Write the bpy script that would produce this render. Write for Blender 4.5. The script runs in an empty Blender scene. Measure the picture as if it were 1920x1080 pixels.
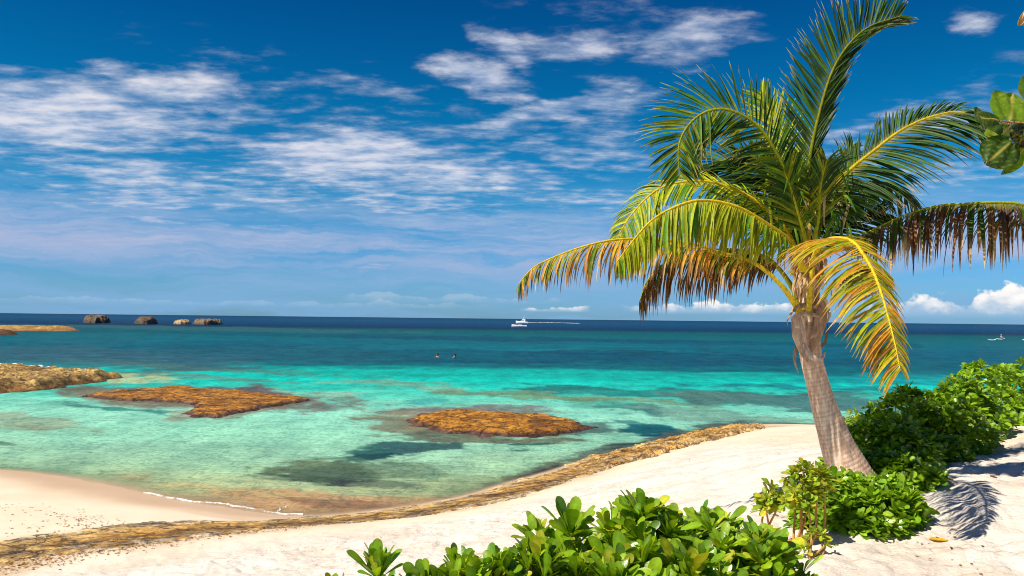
import bpy, math, random
import numpy as np
from mathutils import Vector, Matrix

# ------------------------------------------------------------------ camera
F_PX = 1500.0
CAM = np.array([0.0, 0.0, 4.0])
PITCH = math.atan(57.5 / F_PX)
ROLL = math.atan(21.5 / 1920)
Fw = np.array([0, math.cos(PITCH), math.sin(PITCH)])
U0 = np.array([0, -math.sin(PITCH), math.cos(PITCH)])
X0 = np.array([1.0, 0, 0])
Rt = math.cos(ROLL) * X0 + math.sin(ROLL) * U0
Up = -math.sin(ROLL) * X0 + math.cos(ROLL) * U0

scene = bpy.context.scene
cd = bpy.data.cameras.new("camera")
cd.sensor_width = 36.0
cd.lens = 36.0 * F_PX / 1920
cd.clip_start = 0.05
cd.clip_end = 60000
cam = bpy.data.objects.new("camera", cd)
scene.collection.objects.link(cam)
m = Matrix.Identity(4)
for i in range(3):
    m[i][0] = Rt[i]; m[i][1] = Up[i]; m[i][2] = -Fw[i]; m[i][3] = CAM[i]
cam.matrix_world = m
scene.camera = cam

# ------------------------------------------------------------------ light
SUN_EL = math.radians(52)
SUN_AZ = math.radians(-120)      # compass-like: 0 = +y, clockwise to +x ; sun stands left and a little behind the viewer
sv = Vector((math.sin(SUN_AZ) * math.cos(SUN_EL), math.cos(SUN_AZ) * math.cos(SUN_EL), math.sin(SUN_EL)))
sl = bpy.data.lights.new("sun", 'SUN')
sl.energy = 4.8
sl.angle = math.radians(0.5)
sl.color = (1.0, 0.93, 0.82)
so = bpy.data.objects.new("sun", sl)
scene.collection.objects.link(so)
so.rotation_euler = sv.to_track_quat('Z', 'Y').to_euler()
so.location = (-20, -10, 30)

scene.cycles.filter_width = 1.0
scene.view_settings.view_transform = 'Standard'
scene.view_settings.look = 'None'
scene.view_settings.exposure = 0.38
scene.view_settings.gamma = 1.0

def pix_dir(px, py):
    return Fw * F_PX + (px - 960.0) * Rt + (540.0 - py) * Up
def P(px, py, d):
    """world point on the pixel ray at forward distance d (metres along y)"""
    v = pix_dir(px, py)
    return CAM + v * (d / v[1])
def PZ(px, py, z=0.0):
    v = pix_dir(px, py)
    return CAM + v * ((z - CAM[2]) / v[2])
def proj(xyz):
    q = xyz - CAM
    zf = q @ Fw
    zf = np.where(zf < 0.01, 0.01, zf)
    return 960 + F_PX * (q @ Rt) / zf, 540 - F_PX * (q @ Up) / zf

def s2l(c):
    c = np.asarray(c, float) / 255.0
    return np.where(c <= 0.04045, c / 12.92, ((c + 0.055) / 1.055) ** 2.4)

# ------------------------------------------------------------------ world
class NT:
    def __init__(s, tree):
        s.t = tree; s.n = tree.nodes; s.l = tree.links
    def new(s, kind, **kw):
        nd = s.n.new(kind)
        for k, v in kw.items():
            setattr(nd, k, v)
        return nd
    def put(s, sock, v):
        if isinstance(v, bpy.types.NodeSocket):
            s.l.new(v, sock)
        elif v is not None:
            sock.default_value = v
    def math(s, op, a, b=None, c=None, clamp=False):
        nd = s.new('ShaderNodeMath', operation=op, use_clamp=clamp)
        s.put(nd.inputs[0], a)
        if b is not None: s.put(nd.inputs[1], b)
        if c is not None: s.put(nd.inputs[2], c)
        return nd.outputs[0]
    def vm(s, op, a, b=None, out=0):
        nd = s.new('ShaderNodeVectorMath', operation=op)
        s.put(nd.inputs[0], a)
        if b is not None: s.put(nd.inputs[1], b)
        return nd.outputs[out]
    def mr(s, v, a, b, c=0.0, d=1.0, interp='SMOOTHSTEP'):
        nd = s.new('ShaderNodeMapRange', interpolation_type=interp)
        s.put(nd.inputs['Value'], v)
        for k, x in zip(('From Min', 'From Max', 'To Min', 'To Max'), (a, b, c, d)):
            s.put(nd.inputs[k], x)
        return nd.outputs[0]
    def mix(s, f, a, b, blend='MIX'):
        nd = s.new('ShaderNodeMix', data_type='RGBA', blend_type=blend)
        s.put(nd.inputs[0], f)
        for k, v in ((6, a), (7, b)):
            if not isinstance(v, bpy.types.NodeSocket): v = (*v[:3], 1.0)
            s.put(nd.inputs[k], v)
        return nd.outputs[2]
    def noise(s, vec, scale, detail=4, rough=0.55, dist=0.0, out=0):
        nd = s.new('ShaderNodeTexNoise')
        if vec is not None: s.put(nd.inputs['Vector'], vec)
        s.put(nd.inputs['Scale'], scale)
        nd.inputs['Detail'].default_value = detail
        nd.inputs['Roughness'].default_value = rough
        nd.inputs['Distortion'].default_value = dist
        return nd.outputs[out]
    def mapping(s, vec, loc=(0, 0, 0), rot=(0, 0, 0), scale=(1, 1, 1), kind='POINT'):
        nd = s.new('ShaderNodeMapping', vector_type=kind)
        s.put(nd.inputs[0], vec)
        nd.inputs[1].default_value = loc; nd.inputs[2].default_value = rot; nd.inputs[3].default_value = scale
        return nd.outputs[0]
    def ramp(s, v, stops, interp='LINEAR'):
        nd = s.new('ShaderNodeValToRGB')
        nd.color_ramp.interpolation = interp
        e = nd.color_ramp.elements
        while len(e) < len(stops): e.new(0.5)
        for el, (p, c) in zip(e, stops):
            el.position = p; el.color = (*c[:3], 1.0)
        s.put(nd.inputs[0], v)
        return nd.outputs[0]
    def xyz(s, x, y, z):
        nd = s.new('ShaderNodeCombineXYZ')
        for k, v in enumerate((x, y, z)): s.put(nd.inputs[k], v)
        return nd.outputs[0]

world = bpy.data.worlds.new("World")
scene.world = world
world.use_nodes = True
w = NT(world.node_tree)
w.n.clear()
SKY_STRENGTH = 0.1
sky = w.new('ShaderNodeTexSky', sky_type='NISHITA')
sky.sun_disc = False
sky.sun_elevation = SUN_EL
sky.sun_rotation = SUN_AZ
sky.altitude = 0; sky.air_density = 1.0; sky.dust_density = 0.3; sky.ozone_density = 4.0
tc = w.new('ShaderNodeTexCoord')
D = w.vm('NORMALIZE', tc.outputs['Generated'])
sp = w.new('ShaderNodeSeparateXYZ'); w.put(sp.inputs[0], D)
dx, dy, dz = sp.outputs
el = w.math('ARCSINE', dz)
az = w.math('ARCTAN2', dx, dy)
# the clear air between the clouds: Nishita, deepened overhead as a polarised tropical sky is
tint = w.ramp(w.math('MULTIPLY', el, 1.0 / 0.5, clamp=True),
              [(0.0, (0.25, 0.52, 0.92)), (0.12, (0.21, 0.52, 0.88)), (0.30, (0.05, 0.52, 0.75)), (0.52, (0.006, 0.42, 0.64)), (0.8, (0.003, 0.26, 0.52)), (1.0, (0.003, 0.20, 0.45))])
clear = w.mix(1.0, sky.outputs[0], tint, 'MULTIPLY')

# cloud coordinates
ae = w.xyz(az, el, 0.0)
zz = w.math('ADD', w.math('MAXIMUM', dz, 0.0), 0.10)
pl = w.xyz(w.math('DIVIDE', dx, zz), w.math('DIVIDE', dy, zz), 0.0)
wn = w.noise(w.mapping(ae, scale=(1.0, 2.2, 1)), 6.0, 6, 0.6, out=1)
wv = w.vm('SUBTRACT', wn, (0.5, 0.5, 0.5))
aew = w.vm('ADD', ae, w.vm('MULTIPLY', wv, (0.13, 0.06, 0.0)))
CL = [(110,215,230,48,-6,1.0),(300,168,140,26,-10,.9),(400,180,120,16,8,.8),(190,133,60,12,-3,.75),(80,262,150,26,0,.62),
      (120,302,80,16,4,.75),(290,335,120,40,6,.85),(400,366,270,34,0,.75),(660,292,200,46,-5,1.1),(790,330,140,45,4,.95),
      (760,375,200,28,2,.75),(640,170,200,42,6,.36),(900,150,90,22,18,1.0),(945,98,55,26,30,.85),(1070,88,110,30,-8,.8),
      (1040,212,190,16,-8,.95),(1140,185,70,24,0,.6),(1290,60,120,28,2,.85),(960,338,110,24,0,.85),(1110,372,150,20,2,.62),
      (1130,280,150,36,4,.5),(1750,215,240,36,-10,.5),(1848,40,40,14,10,.75),(1780,350,240,40,3,.42),(330,423,230,6,0,.62),
      (90,448,160,8,1,.6),(110,462,90,4,1,.8),(950,452,200,20,-3,.35),(720,506,46,4,-1,.85),(1180,20,190,16,3,.32),
      (440,90,160,16,2,.20),(210,255,240,22,3,.5),(560,300,110,22,-10,.6),(250,385,150,18,0,.6),(540,130,240,26,8,.30),(1240,115,60,14,0,.55),(1010,270,70,16,0,.45),(1560,330,200,60,0,.45)]
dens = None
for cx, cy, rx, ry, rot, st in CL:
    v = pix_dir(cx, cy); v = v / np.linalg.norm(v)
    ca, ce = math.atan2(v[0], v[1]), math.asin(v[2])
    q = w.mapping(aew, loc=(ca, ce, 0), rot=(0, 0, math.radians(-rot)), scale=(rx * 1.5 / F_PX, ry * 1.65 / F_PX, 1), kind='TEXTURE')
    b = w.mr(w.vm('LENGTH', q, out=1), 1.25, 0.1, 0.0, st)
    dens = b if dens is None else w.math('MAXIMUM', dens, b)
streak = w.noise(w.mapping(w.vm('ADD', ae, w.vm('MULTIPLY', wv, (0.10, 0.06, 0.0))), rot=(0, 0, 0.10), scale=(9, 32, 1)), 1.0, 9, 0.54)
puff = w.noise(w.mapping(pl, loc=(3.1, 1.7, 0), scale=(1.0, 1.6, 1)), 6.5, 9, 0.56)
tex = w.math('ADD', w.math('MULTIPLY', streak, 0.42), w.math('MULTIPLY', puff, 0.58))
cov = w.math('ADD', dens, w.math('MULTIPLY', w.math('SUBTRACT', tex, 0.5), 2.9))
cloud = w.math('MULTIPLY', w.mr(cov, 0.14, 1.32), 0.88)
cloud = w.math('MULTIPLY', cloud, w.mr(dens, 0.0, 0.25))
# thin veil low over the sea
veil = w.math('MULTIPLY', w.mr(el, 0.19, 0.06), w.mr(w.noise(w.mapping(aew, scale=(2.2, 30, 1)), 1.0, 6, 0.62), 0.32, 0.64, 0.0, 0.82))
cl_all = w.math('MAXIMUM', cloud, veil)
shade = w.mr(tex, 0.35, 0.68)
K = 0.9 / SKY_STRENGTH
ccol = w.mix(shade, tuple(s2l((150, 172, 205)) * K), tuple(s2l((222, 220, 226)) * K))
ccol = w.mix(w.mr(el, 0.17, 0.05), ccol, w.mix(w.mr(el, 0.02, 0.10), tuple(s2l((120, 165, 205)) * K), tuple(s2l((176, 176, 204)) * K)))
skyc = w.mix(cl_all, clear, ccol)
# small heaped clouds standing on the horizon
def cumulus(cx, cy, rx, ry, st, skyc):
    v = pix_dir(cx, cy); v = v / np.linalg.norm(v)
    ca, ce = math.atan2(v[0], v[1]), math.asin(v[2])
    q = w.mapping(ae, loc=(ca, ce, 0), scale=(rx / F_PX, ry / F_PX, 1), kind='TEXTURE')
    s = w.new('ShaderNodeSeparateXYZ'); w.put(s.inputs[0], q)
    nz = w.noise(w.mapping(ae, scale=(1.0, 1.35, 1)), 42.0, 7, 0.55)
    big = w.noise(w.mapping(ae, scale=(1.0, 0.4, 1)), 15.0, 2, 0.5)
    top = w.math('ADD', w.math('MULTIPLY', w.math('SUBTRACT', nz, 0.5), 2.6), w.math('MULTIPLY', w.math('SUBTRACT', big, 0.5), 4.6))
    yy = w.math('SUBTRACT', s.outputs[1], top)
    body = w.math('MULTIPLY', w.mr(yy, 0.45, 0.1), w.mr(s.outputs[1], -1.2, -0.5))
    body = w.math('MULTIPLY', body, w.mr(w.math('ABSOLUTE', s.outputs[0]), 1.15, 0.75))
    lit = w.mr(w.math('ADD', s.outputs[1], w.math('MULTIPLY', w.math('SUBTRACT', nz, 0.5), 4.0)), -1.0, 1.0)
    col = w.mix(lit, tuple(s2l((150, 180, 208)) * K), tuple(s2l((245, 240, 235)) * K))
    return w.mix(w.math('MULTIPLY', body, st), skyc, col)
skyc = cumulus(1350, 574, 160, 14, 0.85, skyc)
skyc = cumulus(1850, 566, 185, 25, 0.95, skyc)
skyc = cumulus(1040, 578, 60, 7, 0.7, skyc)
skyc = cumulus(480, 568, 420, 7, 0.10, skyc)
skyc = cumulus(850, 560, 200, 9, 0.14, skyc)
bg = w.new('ShaderNodeBackground')
w.put(bg.inputs[0], skyc)
bg.inputs[1].default_value = SKY_STRENGTH
wo = w.new('ShaderNodeOutputWorld')
w.l.new(bg.outputs[0], wo.inputs[0])

# ------------------------------------------------------------------ helpers
rng = np.random.default_rng(7)
random.seed(7)

def tag(o, label=None, cat=None, group=None, kind=None):
    if label: o["label"] = label
    if cat: o["category"] = cat
    if group: o["group"] = group
    if kind: o["kind"] = kind
    return o
def empty(name, loc, label, cat, group=None):
    o = bpy.data.objects.new(name, None)
    o.empty_display_size = 0.2
    scene.collection.objects.link(o)
    o.location = tuple(float(v) for v in loc)
    return tag(o, label, cat, group)
def mesh_obj(name, verts, faces, mat, parent=None, smooth=True, attrs=None, mats=None, midx=None):
    """verts are world coordinates; with a parent they are stored relative to the parent's location"""
    verts = np.asarray(verts, np.float32).reshape(-1, 3)
    if parent is not None:
        off = np.zeros(3); p = parent
        while p is not None:
            off += np.array(p.location); p = p.parent
        verts = verts - off.astype(np.float32)
    me = bpy.data.meshes.new(name)
    if isinstance(faces, np.ndarray):
        k = faces.shape[1]; nf = len(faces)
        me.vertices.add(len(verts)); me.vertices.foreach_set('co', verts.ravel())
        me.loops.add(nf * k); me.loops.foreach_set('vertex_index', faces.astype(np.int32).ravel())
        me.polygons.add(nf)
        me.polygons.foreach_set('loop_start', np.arange(0, nf * k, k, dtype=np.int32))
        me.polygons.foreach_set('loop_total', np.full(nf, k, np.int32))
        me.update(calc_edges=True)
        me.validate()
    else:
        me.from_pydata(verts.tolist(), [], [list(map(int, f)) for f in faces])
    if attrs:
        for an, av in attrs.items():
            av = np.asarray(av, np.float32)
            if av.ndim == 1:
                a = me.attributes.new(an, 'FLOAT', 'POINT'); a.data.foreach_set('value', av)
            else:
                a = me.attributes.new(an, 'FLOAT_COLOR', 'POINT')
                if av.shape[1] == 3: av = np.hstack([av, np.ones((len(av), 1), np.float32)])
                a.data.foreach_set('color', av.astype(np.float32).ravel())
    for mm in (mats or [mat]): me.materials.append(mm)
    if midx is not None: me.polygons.foreach_set('material_index', np.asarray(midx, np.int32))
    if smooth: me.polygons.foreach_set('use_smooth', np.ones(len(me.polygons), bool))
    o = bpy.data.objects.new(name, me)
    scene.collection.objects.link(o)
    if parent is not None: o.parent = parent
    return o

def grid_faces(nu, nv, wrap=False):
    """vertex index = i*nv + j"""
    i = np.arange(nu - 1)[:, None]; jn = nv if wrap else nv - 1
    j = np.arange(jn)[None, :]
    a = i * nv + j; b = i * nv + (j + 1) % nv
    return np.stack([a, b, b + nv, a + nv], -1).reshape(-1, 4)

_perm = np.random.default_rng(3).permutation(4096)
_val = np.random.default_rng(4).random(4096)
def vnoise(x, y, seed=0):
    xi = np.floor(x).astype(np.int64); yi = np.floor(y).astype(np.int64)
    fx = x - xi; fy = y - yi
    fx = fx * fx * fx * (fx * (fx * 6 - 15) + 10); fy = fy * fy * fy * (fy * (fy * 6 - 15) + 10)
    def h(a, b): return _val[_perm[(a + _perm[(b + seed * 57) & 4095]) & 4095]]
    return ((h(xi, yi) * (1 - fx) + h(xi + 1, yi) * fx) * (1 - fy) + (h(xi, yi + 1) * (1 - fx) + h(xi + 1, yi + 1) * fx) * fy)
def fbm(x, y, octv=5, seed=0, g=0.5):
    s = 0; a = 1; t = 0
    for k in range(octv):
        s = s + a * vnoise(x * 2 ** k + 13.7 * k, y * 2 ** k - 7.3 * k, seed + k); t += a; a *= g
    return s / t
def sstep(a, b, x):
    t = np.clip((x - a) / (b - a), 0, 1)
    return t * t * (3 - 2 * t)
def mixc(a, b, t):
    return a * (1 - t[:, None]) + b * t[:, None]

def polydist(x, y, pts):
    """distance to an open polyline and position along it 0..1"""
    best = np.full(x.shape, 1e9); par = np.zeros(x.shape)
    n = len(pts) - 1
    for k in range(n):
        ax, ay = pts[k][:2]; bx, by = pts[k + 1][:2]
        ux, uy = bx - ax, by - ay
        t = np.clip(((x - ax) * ux + (y - ay) * uy) / (ux * ux + uy * uy + 1e-9), 0, 1)
        d = np.hypot(x - ax - t * ux, y - ay - t * uy)
        mk = d < best
        best = np.where(mk, d, best); par = np.where(mk, (k + t) / n, par)
    return best, par
def inpoly(x, y, pts):
    c = np.zeros(x.shape, bool); n = len(pts)
    for k in range(n):
        x1, y1 = pts[k][:2]; x2, y2 = pts[(k + 1) % n][:2]
        c ^= ((y1 > y) != (y2 > y)) & (x < (x2 - x1) * (y - y1) / (y2 - y1 + 1e-12) + x1)
    return c
def catmull(pts, n):
    pts = np.asarray(pts, float)
    p = np.vstack([2 * pts[0] - pts[1], pts, 2 * pts[-1] - pts[-2]])
    seg = len(pts) - 1
    L = np.r_[0, np.cumsum(np.linalg.norm(np.diff(pts, axis=0)[:, :3], axis=1))]
    out = []
    for s in np.linspace(0, L[-1], n):
        k = min(int(np.searchsorted(L, s, side='right') - 1), seg - 1)
        t = (s - L[k]) / (L[k + 1] - L[k] + 1e-12)
        a, b, c, d = p[k], p[k + 1], p[k + 2], p[k + 3]
        out.append(0.5 * ((2 * b) + (-a + c) * t + (2 * a - 5 * b + 4 * c - d) * t * t + (-a + 3 * b - 3 * c + d) * t ** 3))
    return np.array(out)
def norm(v): return v / (np.linalg.norm(v, axis=-1, keepdims=True) + 1e-12)
def tube(path, rad, ns=10, cap=True):
    """returns verts, quad faces of a tapered tube along the path"""
    path = np.asarray(path, float); rad = np.broadcast_to(np.asarray(rad, float), (len(path),))
    T = norm(np.gradient(path, axis=0))
    ref = np.array([0.13, 0.21, 0.97]) if abs(T[0][2]) < 0.9 else np.array([0, -1.0, 0.1])
    N = norm(np.cross(T[0], ref)); out = []
    for k in range(len(path)):
        N = norm(N - T[k] * np.dot(N, T[k])); B = np.cross(T[k], N)
        a = np.linspace(0, 2 * math.pi, ns, endpoint=False)
        out.append(path[k] + rad[k] * (np.cos(a)[:, None] * N + np.sin(a)[:, None] * B))
    return np.vstack(out), grid_faces(len(path), ns, wrap=True)
class Bag:
    def __init__(s): s.v = []; s.f = []; s.n = 0; s.c = []
    def add(s, v, f, col=None):
        s.v.append(v); s.f.append(np.asarray(f) + s.n); s.n += len(v)
        if col is not None:
            col = np.asarray(col, float)
            s.c.append(np.broadcast_to(col, (len(v), 3)) if col.ndim == 1 else col)
    def build(s, name, mat, parent=None, smooth=True):
        return mesh_obj(name, np.vstack(s.v), np.vstack(s.f), mat, parent, smooth, {'tone': np.vstack(s.c)} if s.c else None)

# ------------------------------------------------------------------ materials
def new_mat(name):
    mt = bpy.data.materials.new(name); mt.use_nodes = True
    t = NT(mt.node_tree); t.n.clear()
    out = t.new('ShaderNodeOutputMaterial')
    return mt, t, out
def attr(t, name, out='Color'):
    a = t.new('ShaderNodeAttribute', attribute_name=name)
    return a.outputs[out]
def bump(t, h, strength=1.0, dist=0.02, normal=None):
    b = t.new('ShaderNodeBump'); b.inputs['Strength'].default_value = strength; b.inputs['Distance'].default_value = dist
    t.put(b.inputs['Height'], h)
    if normal is not None: t.put(b.inputs['Normal'], normal)
    return b.outputs[0]
def principled(t, col, rough=0.6, spec=0.5, nrm=None):
    p = t.new('ShaderNodeBsdfPrincipled')
    if not isinstance(col, bpy.types.NodeSocket): col = (*col[:3], 1)
    t.put(p.inputs['Base Color'], col)
    t.put(p.inputs['Roughness'], rough)
    t.put(p.inputs['Specular IOR Level'], spec)
    if nrm is not None: t.put(p.inputs['Normal'], nrm)
    return p
def simple_mat(name, col, rough=0.5, spec=0.5, var=0.15, scale=8.0, bmp=0.0):
    mt, t, out = new_mat(name)
    g = t.new('ShaderNodeTexCoord').outputs['Object']
    nz = t.noise(g, scale, 5, 0.6)
    c = t.mix(t.mr(nz, 0.3, 0.7), tuple(np.array(col) * (1 - var)), tuple(np.minimum(np.array(col) * (1 + var), 1)))
    p = principled(t, c, rough, spec, bump(t, nz, 1.0, bmp) if bmp else None)
    t.l.new(p.outputs[0], out.inputs[0])
    return mt

def leaf_mat(name, gloss=0.5, rough=0.38, trans=0.35, trans_tint=(1.0, 1.05, 0.35), nscale=30):
    mt, t, out = new_mat(name)
    c = attr(t, 'tone')
    g = t.new('ShaderNodeTexCoord').outputs['Object']
    nz = t.noise(g, nscale, 4, 0.6)
    c = t.mix(1.0, c, t.mix(t.mr(nz, 0.3, 0.7), (0.78, 0.80, 0.74), (1.15, 1.14, 1.1)), 'MULTIPLY')
    p = principled(t, c, rough, gloss, bump(t, nz, 0.5, 0.004))
    tr = t.new('ShaderNodeBsdfTranslucent')
    t.put(tr.inputs[0], t.mix(1.0, c, trans_tint, 'MULTIPLY'))
    mx = t.new('ShaderNodeMixShader'); mx.inputs[0].default_value = trans
    t.l.new(p.outputs[0], mx.inputs[1]); t.l.new(tr.outputs[0], mx.inputs[2])
    t.l.new(mx.outputs[0], out.inputs[0])
    return mt
M_LEAF = leaf_mat('shrub_leaf', 0.5, 0.30, 0.30, (1.3, 1.25, 0.3))
M_FROND = leaf_mat('palm_leaflet', 0.2, 0.5, 0.2, (1.3, 1.1, 0.3))
M_GRAPE = leaf_mat('sea_grape_leaf', 0.4, 0.4, 0.45, (1.3, 1.3, 0.3), 60)

def wood_mat(name, bmp=0.006, scale=(40, 40, 8)):
    mt, t, out = new_mat(name)
    c = attr(t, 'tone')
    g = t.new('ShaderNodeTexCoord').outputs['Object']
    nz = t.noise(t.mapping(g, scale=scale), 1.0, 8, 0.65)
    c = t.mix(1.0, c, t.mix(t.mr(nz, 0.3, 0.7), (0.62, 0.60, 0.57), (1.2, 1.2, 1.2)), 'MULTIPLY')
    p = principled(t, c, 0.8, 0.2, bump(t, nz, 1.0, bmp))
    t.l.new(p.outputs[0], out.inputs[0])
    return mt
M_WOOD = wood_mat('palm_trunk_bark')
M_STEM = wood_mat('stem_bark', 0.002, (60, 60, 20))

# ------------------------------------------------------------------ terrain
CP = [  # photo pixel, height of the ground there
    (1600,900,2.45),(1780,1000,2.45),(1900,860,2.55),(1900,785,2.62),(1700,1060,2.45),(1500,1070,2.42),(1430,925,2.25),
    (1430,850,1.5),(1320,900,1.55),(1300,960,1.9),(1200,985,1.75),(1530,800,0.5),(1250,860,0.65),(1180,875,0.45),(1420,806,0.35),
    (850,962,0.42),(1000,926,0.42),(560,992,0.48),(100,1076,0.62),(600,1062,1.0),(300,1078,0.82),(900,1070,1.65),(1000,1000,1.25),
    (0,1010,0.38),(300,975,0.26),(0,884,0.04),(140,903,0.02),(280,927,0.0),(420,950,-0.005),(560,968,-0.005),(500,945,-.09),(400,926,-.09),(640,945,-.10),(0,862,-0.10),(300,893,-0.12),(600,920,-0.12),
    (860,930,-0.02),(960,902,0.0),(1080,868,0.0),(1280,819,0.0),(1430,795,0.0),(860,900,-0.25),(1000,865,-0.3),(1250,800,-0.4),
    (700,850,-0.7),(300,800,-0.7),(1200,770,-1.0),(960,700,-2.0),(200,650,-2.4),(1600,720,-1.8),(1450,760,-1.0)]
pts = [PZ(a, b, c) for a, b, c in CP]
pts += [np.array(q, float) for q in [(0,0,2.42),(-3,0,2.3),(4,0,2.5),(0.6,3,2.36),(-2.0,3.6,2.0),(-1.0,5,2.0),(-4,5,1.55),(-7,6,1.1),(3,5,2.42),(8,6,2.6),
        (-9,9,0.62),(-14,12,0.45),(-20,16,0.2),(-30,14,0.5),(-24,20,-0.1),(-14,22.5,-0.2),(0,-10,2.9),(-15,0,1.6),(14,24,0.9),(20,18,2.2),
        (14,31,0.0),(25,33,0.0),(28,25,1.1),(14,12,2.6),(20,4,2.9),(10,20,1.3),(9.5,14,2.2),(6.5,14,1.9)]]
CPA = np.array(pts)
def _tps(r): return np.where(r > 1e-9, r * r * np.log(r + 1e-12), 0)
_n = len(CPA); _sc = 10.0
_xy = CPA[:, :2] / _sc
_A = _tps(np.linalg.norm(_xy[:, None] - _xy[None], axis=2)) + np.eye(_n) * 0.004
_Pm = np.hstack([np.ones((_n, 1)), _xy])
_M = np.block([[_A, _Pm], [_Pm.T, np.zeros((3, 3))]])
_sol = np.linalg.solve(_M, np.r_[CPA[:, 2], 0, 0, 0])
def height0(x, y):
    x = np.atleast_1d(np.asarray(x, float)); y = np.atleast_1d(np.asarray(y, float))
    out = np.zeros(x.shape)
    for k in range(_n):
        out += _sol[k] * _tps(np.hypot(x / _sc - _xy[k, 0], y / _sc - _xy[k, 1]))
    out += _sol[_n] + _sol[_n + 1] * x / _sc + _sol[_n + 2] * y / _sc
    out = np.clip(out, -2.6, 3.2)
    far = -3.5 + 6.3 * sstep(34, 4, y)
    r = np.hypot(x, y)
    t = sstep(34, 60, r)
    return out * (1 - t) + far * t

LEDGE_LO = [(-60,1085),(0,1052),(150,1022),(300,1000),(450,985),(600,963),(720,950),(860,928),(930,905),(1010,884),(1080,860),(1130,845),(1200,832),(1280,814),(1360,800),(1430,794)]
LEDGE_HI = [(-60,1125),(0,1088),(150,1062),(300,1040),(450,1012),(600,993),(720,978),(860,958),(960,940),(1040,918),(1110,893),(1180,871),(1240,853),(1310,829),(1380,814),(1450,799)]
lo = catmull([PZ(a, b, 0.08) for a, b in LEDGE_LO], 320)
hi = catmull([PZ(a, b, 0.42) for a, b in LEDGE_HI], 320)
mid = (lo + hi) / 2
def height(x, y, detail=True):
    z = height0(x, y)
    if detail:
        dry = sstep(0.35, 0.9, z)
        r = np.hypot(x, y)
        z = z + dry * (0.10 * (fbm(x * 0.55, y * 0.9, 4, 5) - 0.5) + 0.10 * (fbm(x * 2.6, y * 3.2, 4, 9) - 0.5) + 0.055 * (fbm(x * 8, y * 9, 3, 12) - 0.5) * sstep(25, 10, r))
        z = z + (1 - dry) * 0.015 * (fbm(x * 2, y * 2, 3, 15) - 0.5)
    return z
def ground_z(x, y): return float(height(np.array([x]), np.array([y]))[0])

def az_list(a, step, coarse=4.0):
    inner = np.arange(-a, a + 1e-6, step)
    outer = np.arange(a + coarse, 360 - a - coarse / 2, coarse)
    return np.radians(np.r_[inner, outer])
azs = az_list(40, 0.13)
rs = np.r_[np.geomspace(0.8, 55, 560), np.geomspace(60, 22000, 26)]
A, R = np.meshgrid(azs, rs)
gx = (R * np.sin(A)).ravel(); gy = (R * np.cos(A)).ravel()
gz = height(gx, gy)
nr, na = len(rs), len(azs)
GV = np.vstack([np.c_[gx, gy, gz], [[0, 0, ground_z(0, 0)]]])
gf = grid_faces(nr, na, wrap=True)[:, ::-1]
cidx = nr * na
# centre fan as degenerate-free quads pairs
fan = [[cidx, (j + 1) % na, j] for j in range(na)]
dledge, _ = polydist(gx, gy, mid[::6])
g0 = height0(gx, gy)
X_, Y_ = proj(np.c_[gx, gy, gz])
wet = sstep(0.16, 0.03, g0 + 0.05 * (fbm(gx * 0.6, gy * 0.6, 3, 2) - 0.5))
# the smooth patch the last wave wetted
pool_c = PZ(430, 952, 0.03)
px2 = (X_ - 425) / 135; py2 = (Y_ - (952 + 0.11 * (X_ - 425))) / 22
damp = sstep(1.02, 0.92, np.sqrt(px2 ** 2 + py2 ** 2) + 0.06 * (fbm(gx, gy, 3, 8) - 0.5)) * 0.55
wet = np.maximum(wet, damp)
upper = sstep(0.45, 0.75, g0)
wrack = sstep(1.5, 0.3, dledge + 0.8 * (fbm(gx * 1.5, gy * 1.5, 5, 33, .65) - .5)) * 0.9
cream = sstep(5.0, 7.0, gx + 0.6 * (fbm(gx, gy, 3, 30) - .5))    # finer cream sand round the palms
sidx = lambda a: np.r_[a, a[-1]]
mt, t, out = new_mat('sand')
g = t.new('ShaderNodeTexCoord').outputs['Object']
a_wet = attr(t, 'wet', 'Fac'); a_up = attr(t, 'upper', 'Fac'); a_wr = attr(t, 'wrack', 'Fac'); a_cr = attr(t, 'cream', 'Fac'); a_bed = attr(t, 'bedmask', 'Fac')
n1 = t.noise(g, 0.9, 5, 0.6); n2 = t.noise(g, 9, 6, 0.7); n3 = t.noise(g, 70, 3, 0.7)
low = t.mix(t.mr(n1, 0.3, 0.7), (0.80, 0.64, 0.45), (0.86, 0.71, 0.52))
white = t.mix(t.mr(n1, 0.35, 0.65), (0.74, 0.63, 0.51), (0.86, 0.78, 0.67))
crm = t.mix(t.mr(n1, 0.3, 0.7), (0.78, 0.61, 0.43), (0.84, 0.69, 0.51))
c = t.mix(a_up, low, t.mix(a_cr, white, crm))
# weathered streaks of brown grit and wrack on the white slope
st = t.noise(t.mapping(g, rot=(0, 0, math.radians(-32)), scale=(0.8, 5.5, 1)), 1.0, 7, 0.72, 0.4)
stm = t.math('MULTIPLY', t.math('MULTIPLY', t.mr(st, 0.54, 0.72), a_up), t.math('SUBTRACT', 0.85, t.math('MULTIPLY', a_cr, 0.7)))
c = t.mix(t.math('MULTIPLY', stm, 0.8), c, (0.50, 0.33, 0.19))
gr = t.math('MULTIPLY', t.mr(t.noise(g, 24, 4, 0.7), 0.64, 0.74), t.mr(n2, 0.45, 0.65))
c = t.mix(t.math('MULTIPLY', gr, 0.55), c, (0.30, 0.18, 0.09))
c = t.mix(t.math('MULTIPLY', a_wr, t.mr(n2, 0.30, 0.58)), c, (0.46, 0.27, 0.09))
c = t.mix(t.math('MULTIPLY', a_wet, 0.8), c, (0.60, 0.37, 0.19))
c = t.mix(a_bed, c, attr(t, 'bed'))
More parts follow.
